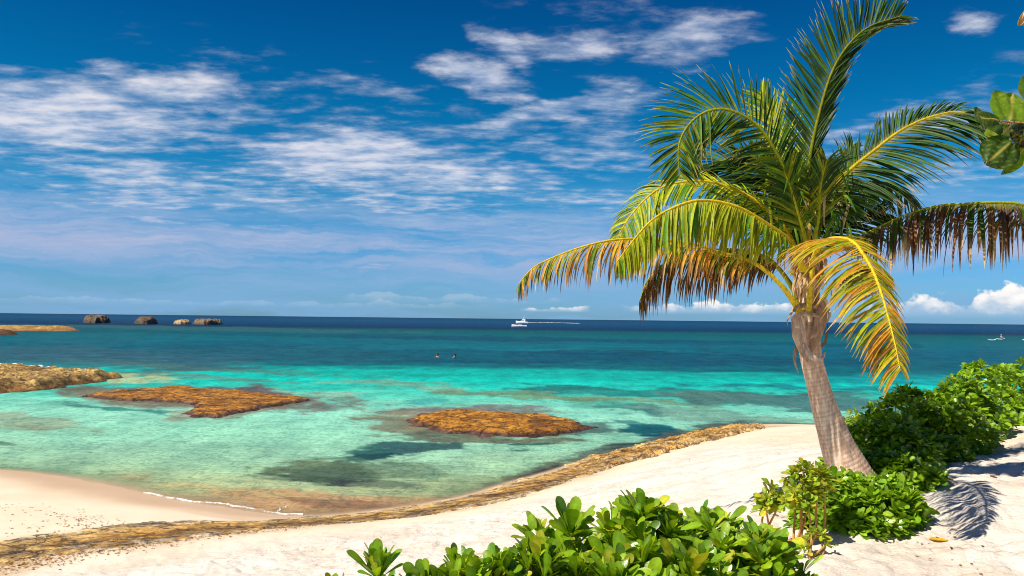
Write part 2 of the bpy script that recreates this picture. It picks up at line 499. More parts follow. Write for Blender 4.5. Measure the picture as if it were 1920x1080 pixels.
c = t.mix(1.0, c, t.mix(n3, (0.86, 0.86, 0.86), (1.08, 1.08, 1.08)), 'MULTIPLY')
hgt = t.math('ADD', t.math('MULTIPLY', n2, t.math('ADD', 0.25, a_up)), t.math('MULTIPLY', n3, 0.22))
hgt = t.math('ADD', hgt, t.math('MULTIPLY', st, t.math('MULTIPLY', a_up, 1.2)))
p = principled(t, c, t.mr(a_wet, 0, 1, 0.9, 0.42), 0.25, bump(t, hgt, 0.9, 0.03))
t.l.new(p.outputs[0], out.inputs[0])
M_SAND = mt
# ------------------------------------------------------------------ water
hzn = lambda X: 586.8 + 21.5 * X / 1920
WR = [(0,(0,58,102)),(7,(0,78,124)),(13,(0,64,112)),(19,(0,48,88)),(23,(0,94,104)),(32,(0,108,118)),(45,(0,112,134)),(60,(0,100,124)),(78,(0,102,122)),(90,(0,120,132)),
      (98,(0,200,190)),(118,(0,214,198)),(132,(40,190,172)),(150,(80,196,174)),(180,(122,210,186)),(215,(124,206,176)),(250,(128,200,170)),(290,(138,196,156)),(330,(160,186,134)),(350,(176,160,112)),(420,(170,170,120))]
def water_tone(x, y):
    xyz = np.c_[x, y, np.zeros_like(x)]
    X, Y = proj(xyz)
    d = Y - hzn(X)
    far = np.clip(d / 150, 0.12, 1.0)
    X = np.clip(X, -1500, 3400)
    wx = (fbm(X / 90, d / 14, 4, 21) - 0.5); wy = (fbm(X / 120, d / 10, 4, 22) - 0.5)
    dd = d + far * 26 * wy * sstep(10, 60, d) - 8 * sstep(900, 1900, X) * sstep(60, 90, d) * sstep(220, 120, d)
    cols = np.array([s2l(c) for _, c in WR]); ds = np.array([q for q, _ in WR])
    col = np.stack([np.interp(dd, ds, cols[:, k]) for k in range(3)], 1)
    Xw = X + far * 70 * wx; Yw = Y + far * 22 * wy
    n1 = fbm(X / 60, d / 9, 5, 31, 0.6)
    n2 = fbm(X / 22, d / 5, 4, 35, 0.6)
    B = [ # cx, cy, rx, ry, rot, colour, strength
        (120,672,420,26,1,(58,110,128),.65),(60,640,260,14,0,(20,112,130),.4),(520,665,240,16,2,(30,100,122),.5),
        (420,692,300,7,3,(80,120,112),.55),(330,706,230,5,3,(96,116,100),.5),(230,707,110,7,3,(190,205,140),.6),
        (400,616,380,4,1,(60,110,122),.55),(700,630,800,4,1,(0,86,112),.5),(1200,640,600,5,1,(0,78,108),.5),(900,650,300,5,0,(0,124,140),.5),
        (1090,657,230,4,1,(0,130,148),.7),(1150,662,180,5,1,(0,72,102),.6),(880,678,200,5,0,(0,78,108),.5),(1350,676,400,9,1,(0,84,112),.6),(1700,664,300,9,1,(0,100,130),.5),
        (1250,708,500,10,1,(0,196,184),.7),(1700,712,260,12,1,(0,150,165),.6),(1500,727,260,6,2,(20,120,132),.7),
        (1060,728,120,4,0,(0,140,140),.55),(1250,737,330,9,2,(26,118,112),.75),(1000,742,190,9,3,(88,140,104),.8),(1200,751,240,6,3,(96,138,100),.7),
        (1500,752,300,16,2,(58,114,110),.85),(1320,742,120,8,3,(70,118,106),.6),(1600,766,140,9,2,(66,118,118),.7),
        (760,722,160,6,3,(120,160,130),.5),(560,735,120,4,3,(150,165,135),.4),(680,700,200,6,1,(0,196,178),.6),
        (800,752,50,7,-5,(30,150,150),.5),(1190,768,70,10,4,(24,118,112),.8),(1230,778,45,7,5,(10,100,100),.7),(1140,762,90,9,3,(60,150,130),.5),
        (1225,808,72,12,6,(10,84,92),.9),(1200,797,60,8,6,(20,100,104),.7),(1340,780,180,14,4,(92,140,124),.6),(1400,797,90,7,3,(60,90,90),.8),
        (385,744,290,22,3,(96,104,92),.75),(470,742,140,14,5,(90,88,90),.75),(190,745,90,7,3,(80,104,84),.5),(560,752,60,7,0,(104,110,90),.5),
        (380,772,80,10,-8,(124,110,84),.6),(470,770,80,10,-12,(110,104,84),.6),(300,750,190,18,4,(122,104,80),.35),
        (215,766,110,5,6,(40,132,124),.8),(120,755,60,4,2,(80,150,130),.4),
        (60,790,110,14,6,(128,128,96),.45),(40,800,80,10,3,(120,118,88),.35),(0,838,30,4,0,(60,110,90),.6),
        (900,796,215,34,3,(108,124,88),.6),(830,778,120,12,2,(110,118,96),.75),(780,802,110,16,8,(108,112,84),.7),(900,822,200,8,2,(82,104,86),.75),(1080,805,70,16,0,(64,104,98),.8),(900,770,150,8,2,(96,100,104),.6),
        (770,840,108,13,-5,(12,62,70),.8),(690,856,70,9,-4,(22,70,66),.9),(700,843,40,8,0,(40,100,88),.6),(985,836,42,7,-6,(30,92,84),.85),(640,862,60,7,0,(70,124,100),.6),
        (600,882,110,14,3,(84,112,74),.8),(650,899,140,10,3,(44,58,46),.95),(700,908,90,8,3,(52,58,50),.85),(560,893,70,6,4,(72,94,66),.7),(660,886,190,18,-3,(60,90,66),.7),
        (1010,890,90,20,-20,(76,80,56),.7),(1020,885,50,9,-14,(40,46,40),.9),(930,912,90,10,-14,(92,84,56),.7),(1150,846,90,14,-16,(84,100,80),.7),(1290,812,120,9,-12,(70,92,84),.8),
        (1150,838,70,6,-12,(44,60,54),.8),(880,930,90,9,-4,(110,92,60),.7),(820,905,160,18,0,(118,160,120),.45),(600,935,190,16,4,(178,156,108),.75),(640,944,130,9,5,(128,106,70),.7),
        (940,862,220,10,-6,(120,170,140),.4),(420,916,220,6,6,(170,176,120),.5)]
    for cx, cy, rx, ry, rot, cc, st in B:
        a = math.radians(rot); ux = (Xw - cx); uy = (Yw - cy)
        q = np.hypot((ux * math.cos(a) + uy * math.sin(a)) / rx, (-ux * math.sin(a) + uy * math.cos(a)) / ry)
        q = q + 0.9 * (n1 - 0.5) + 0.5 * (n2 - 0.5)
        col = mixc(col, s2l(cc)[None], sstep(1.12, 0.72, q) * min(st * 1.1, 1))
    # soft mottling of the bottom
    mott = (fbm(X / 30, d / 4.5, 4, 44, 0.6) - 0.5) * sstep(15, 60, d) * (1 - .6 * sstep(130, 170, d))
    col = col * (1 + 0.5 * mott)[:, None]
    sh = sstep(95, 150, d)
    col = col * np.array((0.68, 0.60, 0.55)) * (1 - sh)[:, None] + (col * np.array((1.16, 0.90, 0.85))) * sh[:, None]
    return np.clip(col, 0, 1), d
bed, _ = water_tone(gx, gy)
bed = bed * np.array((1.0, .95, .9)) 
bedmask = sstep(-0.005, -0.06, g0) * 0.85
z1 = np.zeros(1)
ground = mesh_obj('ground', GV, gf, M_SAND, attrs={'wet': np.r_[wet, z1], 'upper': np.r_[upper, z1 + 1], 'wrack': np.r_[wrack, z1], 'cream': np.r_[cream, z1 + .5], 'bedmask': np.r_[bedmask, z1], 'bed': np.vstack([bed, [[.5, .4, .3]]])})
tag(ground, kind='structure')

drows = np.r_[np.arange(0.28, 6, 0.35), np.arange(6, 60, 0.75), np.arange(60, 560, 1.25)]
rs = CAM[2] * F_PX / drows[::-1]
azs = az_list(38, 0.10)
A, R = np.meshgrid(azs, rs)
R = R / np.maximum(np.cos(A), 0.6)
wx_ = (R * np.sin(A)).ravel(); wy_ = (R * np.cos(A)).ravel()
tone, wd = water_tone(wx_, wy_)
behind = wy_ < 1
tone[behind] = s2l((0, 110, 130))
dep = np.clip(-height0(wx_, wy_), 0, 3)
wz = np.zeros_like(wx_)
opac = 1 - np.exp(-dep / 0.05)
opac = np.clip(opac, 0.0, 1.0)
mt, t, out = new_mat('sea_water')
g = t.new('ShaderNodeTexCoord').outputs['Object']
c = attr(t, 'tone'); op = attr(t, 'opacity', 'Fac')
nA = t.noise(t.mapping(g, rot=(0, 0, 0.25), scale=(0.55, 1.5, 1)), 1.0, 5, 0.62, 0.6)
nB = t.noise(t.mapping(g, rot=(0, 0, -0.35), scale=(2.2, 4.4, 1)), 1.0, 5, 0.62, 0.8)
nC = t.noise(t.mapping(g, rot=(0, 0, 0.1), scale=(0.07, 0.30, 1)), 1.0, 6, 0.68)
hh = t.math('ADD', t.math('ADD', t.math('MULTIPLY', nA, 1.0), t.math('MULTIPLY', nB, 0.5)), t.math('MULTIPLY', nC, 3.0))
bn = bump(t, hh, 1.0, 0.16)
c = t.mix(1.0, c, t.mix(t.mr(nC, 0.32, 0.68), (0.87, 0.87, 0.87), (1.10, 1.10, 1.10)), 'MULTIPLY')
rip = t.noise(t.mapping(g, rot=(0, 0, -0.5), scale=(2.6, 1.5, 1)), 1.0, 4, 0.62, 1.2)
caustic = t.math('ABSOLUTE', t.math('SUBTRACT', t.math('ADD', t.math('MULTIPLY', rip, 0.8), t.math('MULTIPLY', nB, 0.2)), 0.5))
c = t.mix(1.0, c, t.mix(t.mr(caustic, 0.0, 0.13), (1.22, 1.18, 1.18), (0.80, 0.84, 0.84)), 'MULTIPLY')  # caustic light of the ripples painted into the water colour
nD = t.noise(t.mapping(g, rot=(0, 0, 0.15), scale=(0.75, 0.26, 1)), 1.0, 5, 0.7)
c = t.mix(1.0, c, t.mix(t.mr(nD, 0.33, 0.67), (0.80, 0.83, 0.85), (1.20, 1.15, 1.13)), 'MULTIPLY')  # broader wave shimmer, also put into the colour
df = t.new('ShaderNodeBsdfDiffuse'); t.put(df.inputs[0], c); t.put(df.inputs['Normal'], bn)
tr = t.new('ShaderNodeBsdfTransparent'); tr.inputs[0].default_value = (0.96, 0.98, 0.95, 1)
m1 = t.new('ShaderNodeMixShader'); t.put(m1.inputs[0], op); t.l.new(tr.outputs[0], m1.inputs[1]); t.l.new(df.outputs[0], m1.inputs[2])
gl = t.new('ShaderNodeBsdfGlossy'); gl.inputs['Roughness'].default_value = 0.16; t.put(gl.inputs['Normal'], bn)
fr = t.new('ShaderNodeFresnel'); fr.inputs[0].default_value = 1.33; t.put(fr.inputs['Normal'], bn)
fk = t.math('MINIMUM', t.math('MULTIPLY', fr.outputs[0], 0.36), 0.15)
m2 = t.new('ShaderNodeMixShader'); t.put(m2.inputs[0], fk); t.l.new(m1.outputs[0], m2.inputs[1]); t.l.new(gl.outputs[0], m2.inputs[2])
t.l.new(m2.outputs[0], out.inputs[0])
M_WATER = mt
water = mesh_obj('water', np.c_[wx_, wy_, wz], grid_faces(len(rs), len(azs), wrap=True)[:, ::-1], M_WATER, attrs={'tone': tone, 'opacity': opac})
tag(water, kind='structure')

# ------------------------------------------------------------------ rocks
def rock_mat(name, wetline=True):
    mt, t, out = new_mat(name)
    c = attr(t, 'tone')
    g = t.new('ShaderNodeTexCoord').outputs['Object']
    n1 = t.noise(g, 3.0, 7, 0.7); n2 = t.noise(g, 14, 5, 0.7)
    vo = t.new('ShaderNodeTexVoronoi'); vo.inputs['Scale'].default_value = 5.0; t.put(vo.inputs['Vector'], t.vm('ADD', g, t.vm('MULTIPLY', t.noise(g, 4, 3, out=1), (0.4, 0.4, 0.4))))
    ve = t.new('ShaderNodeTexVoronoi', feature='DISTANCE_TO_EDGE'); ve.inputs['Scale'].default_value = 1.5
    t.put(ve.inputs['Vector'], t.mapping(t.vm('ADD', g, t.vm('MULTIPLY', t.noise(g, 2.5, 5, .7, out=1), (0.7, 0.7, 0.7))), scale=(.7, 1.4, 1)))
    crk = t.mr(ve.outputs['Distance'], 0.0, 0.07, 0.25, 1.0)
    pit = t.math('MULTIPLY', t.mr(n2, 0.36, 0.5, 0.45, 1.0), crk)
    n0 = t.noise(g, 0.9, 4, 0.6)
    c = t.mix(1.0, c, t.mix(t.mr(n1, 0.3, 0.7), (0.55, 0.5, 0.42), (1.45, 1.4, 1.3)), 'MULTIPLY')
    c = t.mix(t.mr(n0, 0.48, 0.70), c, t.mix(1.0, c, (0.42, 0.36, 0.34), 'MULTIPLY'))
    pc = t.new('ShaderNodeCombineColor')
    for k in range(3): t.put(pc.inputs[k], pit)
    c = t.mix(0.8, c, t.mix(1.0, c, pc.outputs[0], 'MULTIPLY'))
    h = t.math('ADD', t.math('MULTIPLY', n1, 1.0), t.math('ADD', t.math('MULTIPLY', n2, 0.35), t.math('ADD', t.math('MULTIPLY', vo.outputs[0], 0.4), t.math('MULTIPLY', crk, 0.5))))
    p = principled(t, c, 0.7, 0.35, bump(t, h, 1.0, 0.10))
    t.l.new(p.outputs[0], out.inputs[0])
    return mt
M_ROCK = rock_mat('weathered_reef_rock')

def reef(name, outline_px, top, label, res, tone_hi, tone_lo, edge=0.8, rough=0.12, seed=1, cliff=1.0, dip=0.10, wt=None):
    """an irregular low rock: closed height field over its outline on the water plane, with its own base below the water"""
    poly = np.array([PZ(a, b, 0.0) for a, b in outline_px])
    pc = catmull(np.vstack([poly, poly[:1]]), 120)[:-1]
    x0, y0 = pc[:, 0].min() - edge * 1.2, pc[:, 1].min() - edge * 1.2
    x1, y1 = pc[:, 0].max() + edge * 1.2, pc[:, 1].max() + edge * 1.2
    nx = max(int((x1 - x0) / res), 8); ny = max(int((y1 - y0) / res), 8)
    nx = min(nx, 260); ny = min(ny, 200)
    XX, YY = np.meshgrid(np.linspace(x0, x1, nx), np.linspace(y0, y1, ny), indexing='ij')
    x, y = XX.ravel(), YY.ravel()
    s = 1.0 / max(edge, 0.05)
    jx = (fbm(x * s * 0.9, y * s * 0.9, 5, seed) - 0.5) * edge * 1.3; jy = (fbm(x * s * 0.9 + 40, y * s * 0.9, 5, seed) - 0.5) * edge * 1.3
    d, _ = polydist(x + jx, y + jy, np.vstack([pc, pc[:1]]))
    ins = inpoly(x + jx, y + jy, pc)
    sd = np.where(ins, d, -d)
    prof = sstep(-edge * 0.25 * cliff, edge * cliff, sd)
    nz = fbm(x * 1.2 * s, y * 1.2 * s, 6, seed + 3, 0.6) - 0.45
    rid = 1 - np.abs(2 * fbm(x * 1.7 * s, y * 2.4 * s, 5, seed + 5, 0.6) - 1)
    crag = fbm(x * 5 * s, y * 5 * s, 4, seed + 8, 0.65) - 0.5
    z = -dip + prof * (top + dip) + prof * (rough * 2.2 * nz + rough * 1.4 * (rid - 0.8) + rough * 1.0 * crag)
    keep = sd > -edge * 1.0
    f = grid_faces(nx, ny)
    f = f[keep[f].all(axis=1)][:, ::-1]
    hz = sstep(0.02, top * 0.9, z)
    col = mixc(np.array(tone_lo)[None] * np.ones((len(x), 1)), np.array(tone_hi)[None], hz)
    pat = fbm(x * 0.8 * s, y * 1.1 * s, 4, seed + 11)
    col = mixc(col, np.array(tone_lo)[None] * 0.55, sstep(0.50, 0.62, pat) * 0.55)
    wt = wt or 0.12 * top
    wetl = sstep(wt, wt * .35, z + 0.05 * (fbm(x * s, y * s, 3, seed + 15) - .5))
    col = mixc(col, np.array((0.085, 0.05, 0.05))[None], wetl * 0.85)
    used = np.unique(f); mp = np.full(len(x), -1); mp[used] = np.arange(len(used))
    V = np.c_[x, y, z][used]; f = mp[f]
    # close it with a skirt down to a flat base
    e = {}
    for q in f:
        for k in range(4):
            a, b = int(q[k]), int(q[(k + 1) % 4])
            if (b, a) in e: del e[(b, a)]
            else: e[(a, b)] = 1
    bs = sorted({v for ab in e for v in ab}); bi = {v: len(V) + i for i, v in enumerate(bs)}
    base = V[bs].copy(); base[:, 2] = -dip - 0.4
    sk = np.array([[a, b, bi[b], bi[a]] for a, b in e])[:, ::-1]
    V2 = np.vstack([V, base]); C = np.vstack([col[used], col[used][bs]])
    cen = PZ(*np.mean(outline_px, axis=0), 0.0)
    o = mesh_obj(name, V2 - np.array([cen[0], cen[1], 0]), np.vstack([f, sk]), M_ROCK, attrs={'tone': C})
    o.location = (cen[0], cen[1], 0)
    return tag(o, label, 'rock')

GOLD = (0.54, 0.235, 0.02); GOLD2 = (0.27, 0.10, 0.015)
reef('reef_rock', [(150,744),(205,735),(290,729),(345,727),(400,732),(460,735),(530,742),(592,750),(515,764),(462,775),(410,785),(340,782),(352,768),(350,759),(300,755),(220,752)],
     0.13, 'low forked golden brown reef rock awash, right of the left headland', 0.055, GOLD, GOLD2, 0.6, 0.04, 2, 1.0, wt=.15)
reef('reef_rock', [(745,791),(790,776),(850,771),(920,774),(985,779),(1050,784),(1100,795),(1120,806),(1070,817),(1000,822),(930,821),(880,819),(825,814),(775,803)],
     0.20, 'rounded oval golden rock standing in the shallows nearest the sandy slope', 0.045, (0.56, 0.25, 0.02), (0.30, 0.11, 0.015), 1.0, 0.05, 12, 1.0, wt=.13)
reef('rock_headland', [(-150,745),(-60,748),(0,738),(50,733),(100,729),(150,722),(190,717),(222,709),(200,706),(140,702),(80,698),(20,694),(-40,690),(-150,688)],
     0.5, 'tan rough rock headland reaching in from the left edge with foam behind it', 0.09, (0.62, 0.42, 0.14), (0.36, 0.18, 0.04), 1.3, 0.16, 22, 1.0)
reef('rock_spit', [(-120,622),(0,621),(60,621),(120,621),(162,619),(100,617),(0,616),(-120,616)],
     0.8, 'long thin orange tan rock spit far out at the left edge', 0.45, (0.66, 0.38, 0.12), (0.40, 0.20, 0.05), 5.0, 0.4, 32, 0.9)
reef('reef_rock', [(-60,629),(-10,629),(20,628),(28,626.5),(-10,625.5),(-60,625.5)],
     0.7, 'small dark brown rock just in front of the far orange spit at the left edge', 0.3, (0.24, 0.13, 0.06), (0.12, 0.07, 0.04), 3.0, 0.5, 37, 0.8)
def stack(outline_base, top, lab, seed, hi, lo, edge):
    reef('sea_stack', outline_base, top, lab, 0.30, hi, lo, edge * .5, top * 0.5, seed, 0.7, 0.5)
stack([(159,605.5),(180,606),(200,605.5),(202,604),(180,603.4),(160,603.8)], 2.5, 'leftmost and tallest of the dark rocks on the horizon', 41, (0.22, 0.155, 0.10), (0.09, 0.06, 0.04), 5.0)
stack([(256,607.4),(272,608),(290,607.5),(292,606),(272,605.4),(257,605.8)], 2.2, 'second dark rock from the left on the horizon', 45, (0.20, 0.14, 0.09), (0.09, 0.06, 0.04), 5.0)
stack([(326,607.8),(340,608.3),(356,608),(356,606.5),(340,606),(327,606.5)], 1.3, 'small pale low rock between the dark horizon rocks', 51, (0.62, 0.46, 0.26), (0.40, 0.26, 0.12), 4.0)
stack([(363,608.3),(385,608.9),(411,608.4),(412,607),(385,606.4),(364,607)], 1.7, 'rightmost of the rocks on the horizon, long and grey brown', 55, (0.28, 0.20, 0.12), (0.11, 0.08, 0.05), 5.0)

# the golden ledge that runs along the foot of the white slope
nu, nv = 320 * 3, 34
lo3 = catmull(lo[::4], nu); hi3 = catmull(hi[::4], nu)
tt = np.linspace(-0.12, 1.12, nv)
Q = lo3[:, None, :] * (1 - tt[None, :, None]) + hi3[:, None, :] * tt[None, :, None]
qx, qy = Q[..., 0].ravel(), Q[..., 1].ravel()
qu = np.repeat(np.linspace(0, 1, nu), nv); qt = np.tile(tt, nu)
wob = 0.40 * (fbm(qx * 0.8, qy * 0.8, 6, 61, 0.7) - 0.5) + 0.22 * (fbm(qx * 4, qy * 4, 4, 62, 0.7) - 0.5)
ql = height(qx, qy)
e1 = sstep(-0.10, 0.10, qt + wob * 0.9); e2 = sstep(1.08, 0.80, qt + wob)
body = e1 * e2
rockiness = sstep(0.50, 0.66, qu)
nz = fbm(qx * 2.2, qy * 2.2, 6, 63, 0.62) - 0.42
terr = np.floor((qt + 0.5 * fbm(qx * 0.9, qy * 0.9, 4, 66)) * 5) / 5
qz = ql - 0.10 + body * (0.115 + 0.06 * rockiness + (0.05 + 0.20 * rockiness) * nz + 0.10 * rockiness * (fbm(qx * 6, qy * 6, 4, 68, .6) - 0.5) + 0.03 * terr * rockiness)
edge_s = np.minimum(sstep(0, 0.012, qu), sstep(1, 0.985, qu))
qz = ql - 0.12 + (qz - ql + 0.12) * edge_s
c_or = np.array((0.66, 0.35, 0.07)); c_br = np.array((0.30, 0.165, 0.04)); c_tan = np.array((0.76, 0.52, 0.20)); c_dk = np.array((0.09, 0.055, 0.035))
pn = fbm(qx * 1.1, qy * 1.1, 5, 71, 0.6); pn2 = fbm(qx * 5, qy * 5, 4, 73, 0.6)
cc = mixc(c_or[None] * np.ones((len(qx), 1)), c_tan[None], sstep(0.42, 0.66, pn))
band = sstep(0.30, 0.55, qt + 0.3 * (pn - .5)) * sstep(1.0, 0.75, qt)
cc = mixc(cc, c_br[None], band * (0.9 - 0.5 * rockiness) * sstep(0.35, 0.6, pn2 + 0.08))
cc = mixc(cc, c_dk[None], sstep(0.60, 0.72, pn2) * 0.5)
cc = mixc(cc, c_dk[None], sstep(0.10, -0.05, qt + wob * .5) * rockiness * 0.9)
cc = mixc(cc, c_tan[None] * 1.05, (1 - rockiness) * sstep(0.42, 0.16, qt) * 0.8)
soft = np.maximum(sstep(0.72, 1.02, qt + 0.9 * (pn2 - .5)), sstep(0.22, -0.05, qt + 0.7 * (pn2 - .5))) * (1 - 0.7 * rockiness)
cc = mixc(cc, np.array((0.80, 0.66, 0.47))[None], soft)
ledge = mesh_obj('rock_ledge', np.c_[qx, qy, qz], grid_faces(nu, nv), M_ROCK, attrs={'tone': cc})
tag(ledge, kind='structure')

# ------------------------------------------------------------------ foam and litter
def foam_strip(name, pts_px, width, z, label=None, seed=1, lift=0.02, parent=None):
    pts_ = np.array([PZ(a, b, 0.0) for a, b in pts_px]); c = catmull(pts_, 160)
    T = norm(np.gradient(c, axis=0)); S = np.cross(T, [0, 0, 1.0])
    k = np.arange(160)
    c = c + S * ((fbm(k * 0.07, k * 0 + seed + 3, 4, seed + 9) - .5) * (width * 3 + (0.10 if width < .1 else 0)))[:, None]
    wd = width * np.clip(3.6 * fbm(k * 0.17, k * 0 + seed, 5, seed, .7) - 1.1, 0.06, 2) * np.sin(np.linspace(0.05, math.pi - 0.05, 160)) ** 0.4
    rows = []
    for j, u in enumerate((-1, -0.4, 0.4, 1)):
        q = c + S * (u * wd)[:, None] * (1 + 0.5 * (fbm(k * 0.6, k * 0 + j * 7, 3, seed + j) - 0.5))[:, None]
        q[:, 2] = z + (lift if abs(u) < 0.9 else -0.01) + np.maximum(height0(q[:, 0], q[:, 1]), 0)
        rows.append(q)
    V = np.stack(rows, 1).reshape(-1, 3)
    o = mesh_obj(name, V, grid_faces(160, 4), M_WAKE if 'wake' in name else M_LACE)
    return tag(o, kind='stuff')
M_FOAM = simple_mat('sea_foam', (0.80, 0.83, 0.84), 0.7, 0.3, 0.08, 12, 0.02)
def lacy(name, scale):
    mt, t, out = new_mat(name)
    g = t.new('ShaderNodeTexCoord').outputs['Object']
    n = t.math('ADD', t.math('MULTIPLY', t.noise(g, scale, 4, .7), .5), t.math('MULTIPLY', t.noise(g, scale * .12, 3, .6), .5))
    p = principled(t, (0.82, 0.84, 0.84), .7, .3)
    tr = t.new('ShaderNodeBsdfTransparent'); mx = t.new('ShaderNodeMixShader')
    t.put(mx.inputs[0], t.mr(n, .40, .58, 0.05, .85)); t.l.new(tr.outputs[0], mx.inputs[1]); t.l.new(p.outputs[0], mx.inputs[2])
    t.l.new(mx.outputs[0], out.inputs[0]); return mt
M_LACE = lacy('lacy_foam', 9.0); M_WAKE = lacy('wake_froth', .5)
foam_strip('shore_foam', [(270,924),(340,937),(400,944),(450,950),(500,958),(535,964),(566,966)], 0.028, 0.004, seed=3)
foam_strip('shore_foam', [(520,960),(528,954),(540,950),(552,948)], 0.012, 0.004, seed=5)
def surf(pts_px, n, size, spread, seed):
    r = np.random.default_rng(seed); c = catmull(np.array([PZ(a, b, 0.0) for a, b in pts_px]), 200); bag = Bag()
    for _ in range(n):
        q = c[r.integers(200)] + np.array([r.normal() * spread, r.normal() * spread * 1.6, 0])
        sz = size * r.uniform(.25, 1.0) ** 1.5
        v, f = blob(q, sz, r)
        bag.add(v, f)
    return tag(bag.build('surf_foam', M_FOAM), kind='stuff')
def blob(q, sz, r):
    V = []
    for i in range(6):
        th = math.pi * i / 5
        for j in range(8):
            a = 2 * math.pi * j / 8; k = 1 + r.uniform(-.3, .3)
            V.append((q[0] + sz * k * math.sin(th) * math.cos(a) * 1.5, q[1] + sz * k * math.sin(th) * math.sin(a), q[2] + sz * .35 * math.cos(th) * k))
    return np.array(V), grid_faces(6, 8, wrap=True)[:, ::-1]
surf([(-100,682),(-20,682.5),(20,684),(50,686),(76,688.5)], 120, .22, .30, 7)
surf([(165,703),(180,704.5),(200,706.5)], 40, .12, .18, 10)
def scatter_bits(name, mat, centres, n, size, label_kind='stuff'):
    bag = Bag()
    for cx, cy, rx, ry, rot, frac in centres:
        for _ in range(int(n * frac)):
            a, b = rng.normal(size=2) * 0.5
            r = math.radians(rot)
            px = cx + a * rx * math.cos(r) - b * ry * math.sin(r); py = cy + a * rx * math.sin(r) + b * ry * math.cos(r)
            p0 = PZ(px, py, 0.4)
            zz = ground_z(p0[0], p0[1]); p0 = PZ(px, py, zz); zz = ground_z(p0[0], p0[1])
            s = size * rng.uniform(0.4, 1.6); th = rng.uniform(0, 6.28)
            q = np.array([[-1, -.35, 0], [0.1, -.5, .25], [1, 0.1, 0.05], [0.0, .45, .1]]) * s
            R2 = np.array([[math.cos(th), -math.sin(th), 0], [math.sin(th), math.cos(th), 0], [0, 0, 1]])
            v = q @ R2.T + [p0[0], p0[1], zz + 0.006]
            cidx_ = np.array([(0.26, 0.13, 0.05), (0.42, 0.22, 0.07), (0.14, 0.07, 0.03), (0.5, 0.3, 0.1)])[rng.integers(4)]
            bag.add(v, [[0, 1, 2, 3]], cidx_)
    return tag(bag.build(name, mat, smooth=False), kind=label_kind)
scatter_bits('seaweed_debris', M_STEM, [(150,972,90,10,16,.22),(195,998,60,5,18,.2),(130,985,50,5,12,.1),(270,985,50,6,12,.12),(40,955,90,20,3,.14),(60,990,80,18,3,.12),(180,965,40,8,20,.1)], 330, 0.022)
scatter_bits('seaweed_debris', M_STEM, [(1150,930,160,22,-14,.3),(1350,860,130,16,-16,.2),(900,1000,160,20,-10,.2),(500,1050,200,20,-8,.3)], 110, 0.016)
scatter_bits('seaweed_debris', M_STEM, [(60,1058,120,16,-9,.2),(220,1030,130,14,-9,.2),(380,1008,130,14,-9,.2),(520,988,120,12,-9,.15),(680,968,120,12,-8,.15),(820,950,100,10,-10,.1)], 1800, 0.022)
scatter_bits('leaf_litter', M_STEM, [(1800,960,120,70,10,.45),(1860,830,60,14,4,.25),(1700,1040,160,30,0,.4)], 190, 0.014)

# ------------------------------------------------------------------ coconut palms
GRN = np.array((0.075, 0.17, 0.010)); DKG = np.array((0.018, 0.050, 0.006)); YGR = np.array((0.34, 0.38, 0.012)); YEL = np.array((0.62, 0.47, 0.02))  # DKG: shade of the backlit upper fronds put into the leaf green
ORG = np.array((0.58, 0.28, 0.03)); BRN = np.array((0.30, 0.14, 0.05)); TAN = np.array((0.60, 0.42, 0.22)); DBR = np.array((0.09, 0.05, 0.025))

